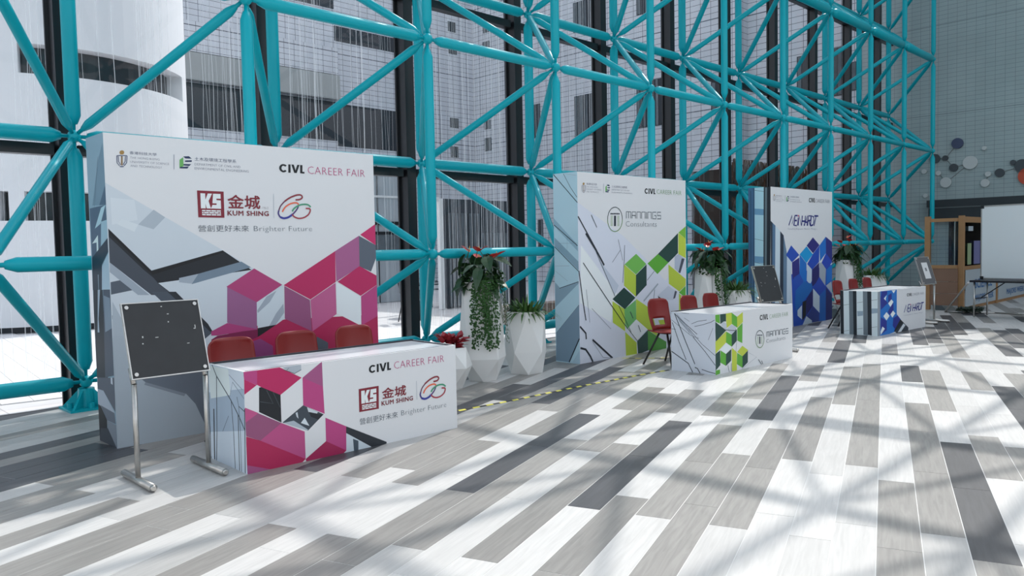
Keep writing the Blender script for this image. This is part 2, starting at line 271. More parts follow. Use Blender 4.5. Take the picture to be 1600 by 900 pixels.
for j in (-1,0,1,2,3):
    for i in range(-2,11):
        link('node_ball',NODE,sfm,Onode(i,j))
        if i<10: tube('horizontal_tube',Onode(i,j),Onode(i+1,j),.072,sfm)
        if j<3: tube('vertical_tube',Onode(i,j),Onode(i,j+1),.069,sfm)
for j in (-1,0,1,2):
    for i in range(-2,10):
        link('node_ball',NODE,sfm,Inode(i,j))
        if i<9: tube('horizontal_tube',Inode(i,j),Inode(i+1,j),.088 if j==0 else .060,sfm)
        if j<2: tube('vertical_tube',Inode(i,j),Inode(i,j+1),.057,sfm)
        for a,b in ((0,0),(1,0),(0,1),(1,1)):
            tube('diagonal_tube',Inode(i,j),Onode(i+a,j+b),.047,sfm)
# base shoes
k=MB(); 
k.tube((0,0,0),(0,0,.2),.09,.075,14); k.box((-.2,-.2,-.0),(.2,.2,.02))
for t in range(4):
    R=Matrix.Rotation(t*math.pi/2+math.pi/4,3,'Z')
    i=len(k.v); k.v+= [tuple(R@Vector(p)) for p in ((.05,-.012,.02),(.24,-.012,.02),(.07,-.012,.19),(.05,.012,.02),(.24,.012,.02),(.07,.012,.19))]
    for f in ((0,1,2),(5,4,3),(0,3,4,1),(1,4,5,2),(2,5,3,0)): k.f.append(tuple(i+q for q in f)); k.m.append(0)
    p=Matrix.Rotation(t*math.pi/2,3,'Z')@Vector((.15,0,0)); k.tube((p.x,p.y,.02),(p.x,p.y,.07),.028,.028,10)
SHOE=k.mesh('base_shoe',TEAL)
for i in range(-2,11): link('base_shoe',SHOE,sfm,(OX+S*i,OY,0))
# unseen roof frame, invented to cast the floor shadows
k=MB(); ZT,ZB=11.4,10.1
gx=[OX+S*i for i in range(-4,11)]; gy=[OY-S*j for j in range(0,10)]
for i,x in enumerate(gx):
    for j,y in enumerate(gy):
        if i<len(gx)-1: k.tube((x,y,ZT),(gx[i+1],y,ZT),.062,n=6,cap=False)
        if j<len(gy)-1: k.tube((x,y,ZT),(x,gy[j+1],ZT),.062,n=6,cap=False)
        if i<len(gx)-1 and j<len(gy)-1:
            c=(x+S/2,y-S/2,ZB)
            for dx in (0,1):
                for dy in (0,1): k.tube(c,(gx[i+dx],gy[j+dy],ZT),.042,n=6,cap=False)
            if i<len(gx)-2: k.tube(c,(c[0]+S,c[1],ZB),.055,n=6,cap=False)
            if j<len(gy)-2: k.tube(c,(c[0],c[1]-S,ZB),.055,n=6,cap=False)
for x in gx[2::4]: k.box((x-.11,gy[-1],ZT+.1),(x+.11,gy[0],ZT+.3))  # wide bars added above for the broader soft shadows
o=obj('added_roof_frame',k,TEAL); o['kind']='structure'
# ---------------------------------------------------------------- glass wall
gw_=tag(bpy.data.objects.new('window_1',None),kind='structure'); C.objects.link(gw_)
GY=8.78
for i in range(-2,12):
    x=OX+S*i
    k=MB(); k.box((x-.075,GY-.14,-.02),(x+.075,GY+.02,11.2)); k.box((x-.11,GY+.02,-.02),(x+.11,GY+.05,11.2)); obj('mullion',k,BLACK,gw_)
    if i<11:
        for z in (-1,0,1,2):
            zz=ZO-DZ*(z-1); k=MB(); k.box((x+.11,GY-.1,zz-.16),(x+S-.11,GY+.03,zz-.05)); obj('transom',k,BLACK,gw_)
        zs=[0]+[ZO-DZ*(z-1)-.1 for z in (2,1,0,-1)]
        for a,b in zip(zs,zs[1:]):
            k=MB(); k.face([(x+.07,GY+.035,a+.02),(x+S-.07,GY+.035,a+.02),(x+S-.07,GY+.035,b),(x+.07,GY+.035,b)]); obj('pane',k,GLASS,gw_)
k=MB(); k.box((XMIN,8.62,-.3),(24.9,8.70,-.002)); o=obj('trim_2',k,mat('sill_dark',(.03,.03,.03,1),.5)); o['kind']='structure'
# ---------------------------------------------------------------- printed faces
AM={}
def amat(r,g,b):
    key=(r,g,b)
    if key not in AM: AM[key]=mat('print_%d_%d_%d'%key,s3(r,g,b,1.5),.5)
    return AM[key]
ART={
 'b1':dict(poly=[
(176,184,190,[0,0,0,2.058,0.903,1.528,1.156,1.374,1.449,1.209,1.408,0]),
(184,191,196,[0.033,1.945,0.208,1.932,0.225,1.776,0.035,1.737]),
(150,160,168,[0.351,1.859,0.438,1.799,0.344,1.703,0.228,1.74]),
(186,193,197,[0.109,1.78,0.228,1.74,0.197,1.683,0.072,1.742]),
(24,28,34,[0.007,1.708,0.314,1.375,0.905,1.526,1.158,1.351,0.362,1.273,0.479,1.171,0.305,1.18,0.007,1.459]),
(58,64,73,[0.007,1.646,0.256,1.381,0.326,1.317,0.362,1.269,0.471,1.171,0.305,1.18,0.006,1.448]),
(12,14,17,[0.008,1.701,0.314,1.367,0.905,1.522,0.922,1.51,0.32,1.34,0.017,1.665]),
(100,116,130,[1.153,1.374,1.067,1.426,0.689,1.335,0.622,1.268,0.632,1.252]),
(140,150,160,[0.689,1.335,0.529,1.306,0.527,1.272,0.632,1.255]),
(136,146,156,[0.006,1.448,0.291,1.181,0.203,1.186,0.003,1.374]),
(72,80,90,[0.006,1.296,0.073,1.308,0.162,1.226,0.005,1.2]),
(62,70,80,[0.306,1.206,0.498,1.196,0.726,0.942,0.793,0.839,0.719,0.787,0.615,0.871]),
(30,34,40,[0.432,1.199,0.498,1.196,0.752,0.913,0.793,0.839,0.765,0.847]),
(120,130,140,[0.005,1.041,0.079,0.975,0.071,0.954,0.005,1.011]),
(150,160,168,[0,0,0,0.775,0.012,1.147,0.224,0.676,0.659,0.411,0.786,0]),
(96,104,114,[0.16,0.556,0.846,0.523,0.824,0,0.745,0,0.689,0.081,0.62,0.255,0.545,0.352,0.23,0.49]),
(120,128,138,[0.23,0.49,0.545,0.352,0.528,0.333,0.219,0.471]),
(150,24,70,[0.793,0.783,1.054,0.84,1.458,0.894,2.466,0.863,2.466,0.461,2.46,0.301,0.781,0.51]),
(130,80,118,[0.932,1.216,1.194,1.066,1.186,0.759,0.919,0.909]),
(152,52,100,[1.182,1.363,1.444,1.208,1.194,1.066,0.925,1.216]),
(178,188,194,[1.194,1.066,1.454,1.196,1.453,0.9,1.374,0.854,1.194,0.837]),
(140,150,160,[1.289,1.111,1.386,1.157,1.317,1.059,1.2,0.97,1.196,0.993]),
(140,150,160,[1.448,1.036,1.455,0.956,1.369,0.855,1.303,0.846,1.373,0.953]),
(20,18,24,[1.194,0.837,1.374,0.854,1.246,0.786,1.191,0.759]),
(150,52,104,[0.919,0.905,1.194,0.828,1.054,0.822,0.83,0.806,0.776,0.811,0.778,0.846]),
(105,18,62,[0.83,0.804,1.054,0.822,1.194,0.826,1.191,0.759,1.137,0.741,1.066,0.657,0.789,0.686,0.775,0.776]),
(122,56,104,[1.078,0.71,1.215,0.743,1.331,0.666,1.336,0.535,1.062,0.566]),
(160,30,80,[1.458,1.203,2.002,1.5,1.999,1.208,1.723,1.058]),
(145,82,122,[2.002,1.5,2.274,1.645,2.27,1.346,2.006,1.211]),
(78,86,97,[2.274,1.645,2.466,1.551,2.466,1.424,2.403,1.292,2.27,1.346]),
(172,36,88,[2.466,1.551,2.289,1.655,2.466,1.758]),
(160,30,80,[2.27,1.35,2.466,1.25,2.466,1.159,2.274,1.06,2.019,1.209]),
(196,203,207,[2.002,1.205,2.274,1.055,2.271,0.765,2.002,0.907]),
(160,58,110,[2.278,1.055,2.466,1.157,2.466,0.848,2.274,0.77]),
(128,70,106,[1.464,1.195,1.718,1.053,1.728,0.762,1.458,0.899]),
(165,80,122,[1.723,1.053,1.996,1.2,1.996,0.902,1.734,0.761]),
(72,80,90,[1.776,0.709,1.895,0.639,1.893,0.57,1.771,0.583]),
(140,110,60,[0.148,2.297,0.145,2.288,0.138,2.281,0.13,2.279,0.121,2.28,0.115,2.286,0.113,2.294,0.116,2.303,0.122,2.309,0.131,2.312,0.14,2.311,0.146,2.305]),
(90,150,80,[0.572,2.268,0.602,2.291,0.603,2.22,0.569,2.199]),
(25,40,75,[0.602,2.297,0.649,2.302,0.672,2.284,0.621,2.282]),
(25,40,75,[0.616,2.265,0.672,2.271,0.671,2.257,0.616,2.254]),
(25,40,75,[0.603,2.236,0.666,2.238,0.65,2.223,0.603,2.224]),
(25,40,75,[0.575,2.211,0.646,2.218,0.633,2.201,0.569,2.199]),
(15,18,22,[1.529,2.277,1.518,2.285,1.504,2.289,1.49,2.289,1.476,2.285,1.465,2.277,1.457,2.265,1.454,2.253,1.456,2.24,1.463,2.229,1.474,2.221,1.487,2.216,1.502,2.216,1.516,2.221,1.527,2.229,1.51,2.239,1.505,2.234,1.498,2.232,1.492,2.232,1.485,2.234,1.48,2.239,1.477,2.246,1.476,2.253,1.478,2.26,1.481,2.267,1.487,2.272,1.493,2.274,1.5,2.274,1.506,2.272,1.512,2.267]),
(15,18,22,[1.542,2.216,1.565,2.216,1.567,2.29,1.545,2.29]),
(15,18,22,[1.575,2.29,1.599,2.291,1.615,2.24,1.634,2.291,1.657,2.291,1.626,2.216,1.601,2.216]),
(15,18,22,[1.661,2.216,1.704,2.215,1.705,2.231,1.684,2.231,1.687,2.291,1.663,2.291]),
(112,28,42,[0.705,2.025,0.932,2.023,0.931,1.802,0.707,1.803]),
(200,205,208,[0.732,2.003,0.772,2.002,0.772,1.949,0.794,2.002,0.831,2.002,0.799,1.94,0.817,1.878,0.781,1.878,0.772,1.918,0.772,1.878,0.732,1.878]),
(200,205,208,[0.84,2.002,0.904,2.002,0.904,1.962,0.867,1.962,0.867,1.949,0.904,1.948,0.904,1.877,0.817,1.878,0.831,1.909,0.867,1.909,0.867,1.922,0.831,1.922]),
(200,205,208,[0.74,1.865,0.77,1.865,0.77,1.854,0.74,1.854]),
(200,205,208,[0.775,1.865,0.815,1.865,0.815,1.853,0.775,1.854]),
(200,205,208,[0.82,1.865,0.86,1.864,0.86,1.853,0.82,1.853]),
(200,205,208,[0.865,1.864,0.901,1.864,0.901,1.853,0.865,1.853]),
(200,205,208,[0.74,1.848,0.752,1.848,0.752,1.837,0.74,1.837]),
(200,205,208,[0.757,1.848,0.797,1.848,0.797,1.837,0.757,1.837]),
(200,205,208,[0.802,1.848,0.842,1.848,0.842,1.837,0.802,1.837]),
(200,205,208,[0.847,1.848,0.882,1.848,0.882,1.837,0.847,1.837]),
(200,205,208,[0.888,1.848,0.901,1.847,0.901,1.836,0.888,1.837]),
(200,205,208,[0.74,1.832,0.77,1.831,0.77,1.82,0.74,1.821]),
(200,205,208,[0.775,1.831,0.815,1.831,0.815,1.82,0.775,1.82]),
(200,205,208,[0.82,1.831,0.86,1.831,0.86,1.82,0.82,1.82]),
(200,205,208,[0.865,1.831,0.901,1.831,0.901,1.82,0.865,1.82]),
],line=[
(35,50,90,0.0049,[0.092,2.268,0.092,2.214,0.109,2.191]),
(35,50,90,0.005,[0.167,2.273,0.162,2.219,0.142,2.193]),
(35,50,90,0.0049,[0.103,2.264,0.103,2.225,0.117,2.199]),
(35,50,90,0.0049,[0.155,2.268,0.151,2.228,0.135,2.2]),
(35,50,90,0.0054,[0.092,2.268,0.12,2.272,0.129,2.269,0.139,2.273,0.167,2.273]),
(120,95,60,0.0108,[0.129,2.266,0.126,2.197]),
(35,50,90,0.0069,[0.111,2.186,0.139,2.188]),
(120,125,140,0.0041,[0.529,2.308,0.524,2.188]),
(160,165,172,0.0045,[1.389,2.021,1.386,1.805]),
(120,40,50,0.0143,[1.604,1.973,1.612,1.973,1.625,1.974,1.638,1.975,1.649,1.978,1.658,1.982,1.665,1.987,1.671,1.993,1.674,1.998,1.673,2.004,1.67,2.01,1.665,2.015,1.657,2.019,1.649,2.02,1.638,2.019,1.625,2.018,1.612,2.015,1.597,2.01,1.58,2.004,1.562,1.997,1.547,1.989,1.532,1.981,1.517,1.971,1.504,1.962,1.495,1.956]),
(90,40,70,0.0109,[1.495,1.956,1.487,1.948,1.476,1.938,1.465,1.926,1.455,1.915,1.449,1.904,1.443,1.892,1.439,1.882,1.436,1.874]),
(60,50,110,0.014,[1.436,1.874,1.435,1.869,1.432,1.862,1.43,1.854,1.43,1.846,1.433,1.837,1.437,1.829,1.442,1.821,1.445,1.815]),
(45,50,130,0.0184,[1.445,1.815,1.452,1.813,1.461,1.809,1.472,1.806,1.482,1.804,1.493,1.805,1.504,1.807,1.516,1.81,1.527,1.814,1.54,1.821,1.553,1.829,1.565,1.837,1.573,1.843]),
(70,50,100,0.0132,[1.573,1.843,1.581,1.85,1.592,1.861,1.604,1.873,1.613,1.884,1.62,1.894,1.625,1.904,1.629,1.913,1.631,1.919]),
(200,90,60,0.013,[1.47,1.861,1.473,1.868,1.478,1.877,1.485,1.887,1.492,1.896,1.501,1.905,1.51,1.913,1.521,1.92,1.532,1.927,1.543,1.932,1.554,1.937,1.566,1.94,1.577,1.943,1.587,1.945,1.598,1.946,1.607,1.946,1.616,1.945,1.622,1.943,1.627,1.938,1.631,1.934,1.635,1.931]),
(60,130,100,0.0143,[1.567,1.868,1.571,1.873,1.575,1.88,1.581,1.888,1.588,1.895,1.596,1.901,1.606,1.908,1.617,1.914,1.627,1.919,1.638,1.924,1.65,1.928,1.661,1.931,1.674,1.933,1.687,1.934,1.701,1.935,1.714,1.934,1.726,1.932,1.736,1.928,1.746,1.921,1.753,1.915,1.758,1.911]),
(140,50,60,0.0133,[1.705,1.898,1.713,1.897,1.724,1.897,1.736,1.897,1.745,1.895,1.749,1.892,1.751,1.887,1.752,1.882,1.75,1.875,1.748,1.867,1.743,1.858,1.737,1.848,1.729,1.839,1.719,1.832,1.708,1.825,1.695,1.818,1.682,1.813,1.669,1.809,1.656,1.807,1.642,1.805,1.63,1.805,1.617,1.807,1.605,1.811,1.594,1.815,1.585,1.82,1.578,1.825,1.573,1.831,1.569,1.836,1.566,1.84]),
],text=[
('香港科技大學', (50, 60, 90), 'cjk', 0.187, 0.391, 2.286, 0.0232),
('THE HONG KONG', (60, 65, 90), 'thin', 0.189, 0.412, 2.252, 0.0178),
('UNIVERSITY OF SCIENCE', (60, 65, 90), 'thin', 0.188, 0.487, 2.22, 0.0178),
('AND TECHNOLOGY', (60, 65, 90), 'thin', 0.188, 0.429, 2.189, 0.0179),
('土木及環境工程學系', (50, 60, 90), 'cjk', 0.695, 1.053, 2.27, 0.0294),
('DEPARTMENT OF CIVIL AND', (60, 65, 90), 'thin', 0.694, 1.089, 2.23, 0.021),
('ENVIRONMENTAL ENGINEERING', (60, 65, 90), 'thin', 0.692, 1.163, 2.196, 0.021),
('CAREER FAIR', (160, 40, 100), 'thin', 1.74, 2.362, 2.215, 0.0737),
('金城', (110, 28, 40), 'cjkb', 0.963, 1.26, 1.88, 0.1193),
('KUM SHING', (105, 30, 40), 'bold', 0.958, 1.337, 1.823, 0.0423),
('1963', (120, 110, 115), 'thin', 1.276, 1.334, 1.882, 0.0224),
('營創更好未來', (70, 78, 88), 'cjk', 0.702, 1.146, 1.684, 0.055),
('Brighter Future', (80, 88, 98), 'thin', 1.193, 1.763, 1.688, 0.0501),
]),
 'b2':dict(poly=[
(186,190,200,[0,0,0,2.054,0.955,1.615,1.471,1.29,1.915,0.982,2.449,1.339,2.429,0]),
(200,205,212,[0.05,1.516,0.778,0.861,0.642,0.481,0.021,0.781]),
(166,174,186,[0.514,1.232,0.823,0.963,0.736,0.838,0.389,1.337]),
(98,160,70,[1.221,1.381,1.458,1.234,1.213,1.096,0.958,1.244]),
(158,178,58,[0.948,1.244,1.213,1.09,1.205,0.79,0.939,0.957]),
(24,56,50,[1.213,1.09,1.462,1.228,1.459,0.938,1.205,0.79]),
(24,56,50,[0.938,0.931,1.194,0.778,0.951,0.634,0.683,0.789]),
(158,178,58,[0.682,0.761,0.951,0.635,0.953,0.334,0.683,0.476]),
(96,158,90,[0.94,0.633,1.204,0.748,1.207,0.479,0.996,0.363,0.955,0.433]),
(158,178,58,[1.208,0.761,1.561,0.596,1.727,0.187,1.474,0.314,1.207,0.479]),
(200,204,212,[1.207,0.473,1.462,0.322,1.21,0.182,0.996,0.35]),
(40,66,60,[1.473,0.307,1.478,0.018,1.332,0,1.238,0,1.221,0.174]),
(72,132,56,[1.473,0.307,1.739,0.179,1.929,0.097,1.927,0,1.546,0,1.478,0.024]),
(158,178,58,[0.964,0,0.952,0.327,1.21,0.155,1.215,0]),
(158,178,58,[1.732,0.424,2.009,0.416,2.031,0.315,1.778,0.35]),
(30,60,54,[1.899,0.424,2.033,0.428,2.031,0.329,1.91,0.339]),
(24,56,50,[2.253,1.664,2.248,1.372,2.001,1.238,1.742,1.369]),
(80,148,45,[1.742,1.369,2,1.239,1.723,1.083,1.485,1.24]),
(108,162,54,[2.461,1.766,2.458,1.578,2.266,1.671]),
(168,184,60,[2.265,1.664,2.458,1.579,2.454,1.29,2.26,1.358]),
(158,174,54,[2,1.211,2.449,0.982,2.447,0.889,2.276,0.805,2.006,0.932]),
(80,148,45,[2.447,0.882,2.444,0.702,2.263,0.791]),
(158,178,58,[2.263,0.777,2.426,0.696,2.421,0.335,2.256,0.348]),
(156,164,178,[2.161,1.325,2.26,1.358,2.423,1.283,2.268,1.082,2.158,1.15]),
(60,64,76,[2.347,1.292,2.423,1.283,2.306,1.074,2.256,1.09]),
(170,176,188,[1.728,0.78,1.994,0.904,2.164,0.825,2.213,0.78,2.112,0.687,1.846,0.717]),
(30,34,40,[1.728,0.773,1.846,0.717,1.75,0.709]),
(60,64,76,[2.164,0.825,2.213,0.808,2.162,0.712,2.112,0.708]),
(140,110,60,[0.141,2.292,0.138,2.283,0.131,2.277,0.122,2.274,0.113,2.276,0.106,2.282,0.104,2.29,0.107,2.299,0.114,2.305,0.123,2.308,0.133,2.306,0.139,2.3]),
(90,150,80,[0.566,2.27,0.594,2.293,0.595,2.22,0.564,2.2]),
(25,40,75,[0.594,2.299,0.639,2.302,0.66,2.283,0.612,2.283]),
(25,40,75,[0.608,2.265,0.66,2.27,0.659,2.255,0.608,2.254]),
(25,40,75,[0.596,2.236,0.655,2.236,0.64,2.221,0.596,2.224]),
(25,40,75,[0.569,2.212,0.636,2.216,0.624,2.2,0.564,2.2]),
(15,18,22,[1.512,2.273,1.5,2.281,1.486,2.286,1.472,2.286,1.457,2.281,1.446,2.272,1.438,2.261,1.435,2.248,1.437,2.235,1.444,2.224,1.456,2.216,1.47,2.211,1.485,2.212,1.499,2.216,1.511,2.224,1.493,2.235,1.488,2.23,1.481,2.227,1.474,2.227,1.467,2.229,1.462,2.234,1.459,2.241,1.458,2.248,1.459,2.256,1.463,2.263,1.468,2.267,1.475,2.27,1.482,2.27,1.489,2.268,1.494,2.263]),
(15,18,22,[1.526,2.211,1.549,2.211,1.551,2.287,1.528,2.287]),
(15,18,22,[1.558,2.287,1.583,2.287,1.6,2.236,1.619,2.288,1.642,2.288,1.612,2.212,1.586,2.212]),
(15,18,22,[1.647,2.212,1.691,2.212,1.692,2.227,1.671,2.227,1.672,2.288,1.649,2.288]),
(25,35,48,[0.74,1.896,0.781,1.897,0.777,1.758,0.735,1.758]),
(25,35,48,[0.665,1.931,0.69,1.931,0.689,1.912,0.664,1.911]),
(25,35,48,[0.698,1.931,0.723,1.931,0.723,1.912,0.697,1.912]),
(25,35,48,[0.731,1.932,0.757,1.932,0.756,1.913,0.731,1.912]),
(25,35,48,[0.765,1.932,0.79,1.932,0.79,1.913,0.764,1.913]),
(25,35,48,[0.798,1.933,0.824,1.933,0.824,1.913,0.798,1.913]),
(25,35,48,[0.832,1.933,0.858,1.933,0.858,1.914,0.832,1.913]),
(120,150,100,[0.666,1.892,0.711,1.893,0.711,1.885,0.666,1.885]),
(120,150,100,[0.81,1.894,0.855,1.894,0.855,1.887,0.81,1.886]),
(120,150,100,[0.666,1.874,0.71,1.875,0.71,1.867,0.666,1.867]),
(120,150,100,[0.809,1.876,0.855,1.876,0.855,1.869,0.809,1.868]),
(120,150,100,[0.665,1.857,0.71,1.857,0.71,1.85,0.665,1.849]),
(120,150,100,[0.809,1.858,0.854,1.858,0.854,1.851,0.809,1.851]),
(120,150,100,[0.665,1.839,0.709,1.839,0.709,1.832,0.664,1.832]),
(120,150,100,[0.808,1.84,0.854,1.84,0.853,1.833,0.808,1.833]),
(120,150,100,[0.664,1.821,0.709,1.821,0.708,1.814,0.664,1.814]),
(120,150,100,[0.808,1.822,0.853,1.822,0.853,1.815,0.808,1.815]),
(120,150,100,[0.664,1.803,0.708,1.804,0.708,1.796,0.663,1.796]),
(120,150,100,[0.807,1.804,0.853,1.804,0.852,1.797,0.807,1.797]),
(120,150,100,[0.663,1.786,0.707,1.786,0.707,1.779,0.663,1.778]),
(120,150,100,[0.807,1.786,0.852,1.786,0.852,1.779,0.806,1.779]),
(120,150,100,[0.662,1.768,0.707,1.768,0.707,1.761,0.662,1.761]),
(120,150,100,[0.806,1.768,0.851,1.768,0.851,1.761,0.806,1.761]),
],line=[
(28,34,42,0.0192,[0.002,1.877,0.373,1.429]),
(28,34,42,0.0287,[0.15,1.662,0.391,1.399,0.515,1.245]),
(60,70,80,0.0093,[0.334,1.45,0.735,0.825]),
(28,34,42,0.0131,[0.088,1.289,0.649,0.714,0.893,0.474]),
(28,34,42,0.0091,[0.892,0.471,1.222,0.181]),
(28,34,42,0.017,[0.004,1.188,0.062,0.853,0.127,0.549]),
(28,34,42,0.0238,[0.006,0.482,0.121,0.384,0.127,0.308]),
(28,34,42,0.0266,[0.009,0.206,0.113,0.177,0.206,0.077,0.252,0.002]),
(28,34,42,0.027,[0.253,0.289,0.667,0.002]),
(70,78,88,0.0086,[0.962,1.503,0.95,1.309,0.908,0.998]),
(110,116,124,0.0082,[0.822,1.582,0.869,1.44,0.917,1.297]),
(110,116,124,0.0083,[0.869,1.44,0.688,1.278]),
(90,98,106,0.009,[1.468,1.005,1.643,1.127]),
(90,98,106,0.0091,[1.622,0.731,1.649,0.867]),
(140,148,156,0.0253,[1.381,0.719,1.732,0.945]),
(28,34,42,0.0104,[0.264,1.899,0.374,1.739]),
(120,126,134,0.0067,[0.248,0.695,0.639,0.395]),
(120,126,134,0.0068,[0.252,0.264,0.463,0.036,0.667,0.002]),
(60,70,80,0.0113,[1.068,0.597,1.131,0.499]),
(60,70,80,0.0115,[1.25,0.395,1.303,0.295]),
(120,126,134,0.0066,[0.142,0.947,0.203,0.517]),
(60,78,60,0.0087,[0.815,0.694,1.082,0.316]),
(35,50,90,0.0032,[0.082,2.265,0.082,2.21,0.101,2.186]),
(35,50,90,0.0032,[0.162,2.268,0.157,2.213,0.136,2.187]),
(35,50,90,0.0032,[0.094,2.26,0.094,2.22,0.109,2.194]),
(35,50,90,0.0032,[0.149,2.262,0.146,2.222,0.129,2.194]),
(35,50,90,0.0035,[0.082,2.265,0.112,2.268,0.122,2.264,0.132,2.268,0.162,2.268]),
(120,95,60,0.0071,[0.121,2.261,0.119,2.191]),
(35,50,90,0.0045,[0.103,2.181,0.133,2.182]),
(120,125,140,0.005,[0.526,2.311,0.521,2.187]),
(30,45,50,0.01,[0.599,1.846,0.606,1.888,0.623,1.927,0.649,1.96,0.682,1.987,0.721,2.003,0.762,2.01,0.804,2.005,0.842,1.989,0.875,1.964,0.9,1.931,0.915,1.891,0.919,1.849]),
(84,120,60,0.0103,[0.919,1.849,0.912,1.806,0.895,1.767,0.868,1.733,0.833,1.707,0.794,1.691,0.752,1.685,0.711,1.691,0.673,1.707,0.641,1.733,0.617,1.766,0.603,1.805,0.599,1.846]),
(50,62,72,0.0103,[1.005,1.864,1.008,1.953,1.109,1.954,1.106,1.865]),
(50,62,72,0.0103,[1.058,1.954,1.056,1.864]),
(50,62,72,0.0104,[1.136,1.865,1.139,1.954,1.218,1.955,1.215,1.865]),
(50,62,72,0.0104,[1.137,1.905,1.216,1.905]),
(50,62,72,0.0105,[1.245,1.865,1.248,1.955,1.328,1.956,1.326,1.865]),
(50,62,72,0.0105,[1.356,1.865,1.359,1.956,1.44,1.957,1.438,1.865]),
(50,62,72,0.0106,[1.469,1.865,1.471,1.957]),
(50,62,72,0.0106,[1.5,1.865,1.502,1.957,1.585,1.958,1.583,1.865]),
(50,62,72,0.0107,[1.701,1.959,1.617,1.958,1.615,1.866,1.699,1.866,1.7,1.912,1.658,1.912]),
(50,62,72,0.0109,[1.819,1.96,1.733,1.959,1.732,1.913,1.818,1.913,1.817,1.866,1.731,1.866]),
],text=[
('香港科技大學', (60, 65, 90), 'cjk', 0.177, 0.384, 2.28, 0.0258),
('THE HONG KONG', (60, 65, 90), 'thin', 0.176, 0.402, 2.248, 0.0177),
('UNIVERSITY OF SCIENCE', (60, 65, 90), 'thin', 0.175, 0.475, 2.218, 0.0178),
('AND TECHNOLOGY', (60, 65, 90), 'thin', 0.174, 0.423, 2.186, 0.0178),
('土木及環境工程學系', (60, 65, 90), 'cjk', 0.693, 1.031, 2.264, 0.0317),
('DEPARTMENT OF CIVIL AND', (60, 65, 90), 'thin', 0.692, 1.082, 2.229, 0.0201),
('ENVIRONMENTAL ENGINEERING', (60, 65, 90), 'thin', 0.691, 1.145, 2.194, 0.02),
('CAREER FAIR', (84, 130, 76), 'thin', 1.725, 2.349, 2.218, 0.0677),
('Consultants', (60, 72, 84), 'thin', 0.991, 1.712, 1.754, 0.0773),
]),
 'b3':dict(poly=[
(30,40,54,[0,0,0,1.866,0.068,1.833,0.033,0]),
(70,100,128,[0.033,0,0.068,1.833,0.17,1.785,0.137,0]),
(176,190,198,[0.137,0,0.17,1.785,0.346,1.691,0.317,0]),
(34,44,58,[0.317,0,0.346,1.691,0.47,1.619,0.443,0]),
(84,110,134,[0.443,0,0.47,1.619,0.596,1.298,0.575,0]),
(172,186,198,[0.575,0,0.595,1.276,0.763,1.204,0.745,0]),
(26,66,156,[0.841,0,0.759,0.932,2.466,1.053,2.466,0.005,2.184,0.002,1.881,0.007,1.613,0.009,1.323,0]),
(26,66,156,[0.755,1.442,1.073,1.266,0.787,1.141,0.559,1.276]),
(36,34,108,[0.787,1.141,1.073,1.22,1.082,0.931,0.832,0.838,0.796,0.93]),
(34,32,104,[1.629,1.578,1.908,1.433,1.639,1.284,1.368,1.429]),
(16,96,172,[1.086,1.271,1.364,1.108,1.373,0.792,1.256,0.727,1.077,0.573]),
(4,132,186,[1.367,1.417,1.626,1.266,1.364,1.114,1.086,1.277]),
(20,62,156,[1.908,1.427,1.891,1.118,1.597,0.984,1.389,1.096,1.639,1.278]),
(16,96,172,[2.182,1.587,2.193,1.279,1.932,1.129,1.908,1.427]),
(30,34,108,[2.182,1.587,2.46,1.488,2.466,1.365,2.466,1.11,2.193,1.279]),
(28,58,156,[2.193,1.279,2.466,1.11,2.466,1.096,2.219,0.964,2,1.103]),
(172,186,198,[1.389,1.084,1.584,0.984,1.582,0.784,1.515,0.716,1.373,0.792]),
(26,26,88,[1.597,0.984,1.891,1.106,1.902,0.794,1.62,0.675,1.581,0.713]),
(28,60,150,[1.902,0.842,2.189,0.637,1.899,0.506,1.646,0.65]),
(16,96,172,[2.219,0.964,2.466,1.063,2.466,0.756,2.217,0.684]),
(140,150,160,[1.905,1.105,2,1.103,2.191,0.977,2.161,0.662,1.902,0.842]),
(30,70,156,[0.857,0.871,1.082,0.931,1.232,0.798,1.205,0.683,0.855,0.745]),
(20,90,158,[1.257,0.785,1.594,0.724,1.593,0.605,1.202,0.415,0.947,0.256,0.899,0.409,0.928,0.638]),
(26,28,90,[1.633,0.639,1.616,0.307,1.353,0.158,1.356,0.464]),
(172,186,198,[1.633,0.639,1.913,0.481,1.91,0.168,1.629,0.318]),
(28,60,150,[1.902,0.77,2.189,0.637,1.927,0.505,1.646,0.65]),
(16,84,156,[1.913,0.493,2.188,0.6,2.184,0.002,1.922,0.004]),
(26,32,94,[2.189,0.637,2.466,0.468,2.466,0.005,2.184,0.002]),
(32,50,116,[1.629,0.306,1.896,0.169,1.881,0.007,1.613,0.009,1.378,0.145]),
(150,160,170,[2.466,0.493,2.189,0.661,2.442,0.736,2.466,0.552]),
(20,22,28,[1.202,0.415,1.356,0.441,1.34,0.159,1.197,0.075]),
(172,186,198,[0.997,0.276,1.175,0.358,1.172,0.101,0.996,0.183]),
(172,186,198,[1.203,0,1.353,0.147,1.587,0.047,1.586,0]),
(140,110,60,[0.15,2.303,0.147,2.295,0.139,2.29,0.129,2.288,0.118,2.289,0.11,2.294,0.108,2.302,0.111,2.309,0.118,2.315,0.129,2.317,0.14,2.315,0.147,2.31]),
(90,150,80,[0.578,2.272,0.607,2.294,0.61,2.224,0.577,2.205]),
(25,40,75,[0.608,2.299,0.655,2.302,0.678,2.284,0.627,2.284]),
(25,40,75,[0.623,2.267,0.678,2.271,0.678,2.257,0.623,2.257]),
(25,40,75,[0.611,2.239,0.674,2.239,0.658,2.225,0.61,2.228]),
(25,40,75,[0.583,2.216,0.654,2.22,0.642,2.205,0.577,2.205]),
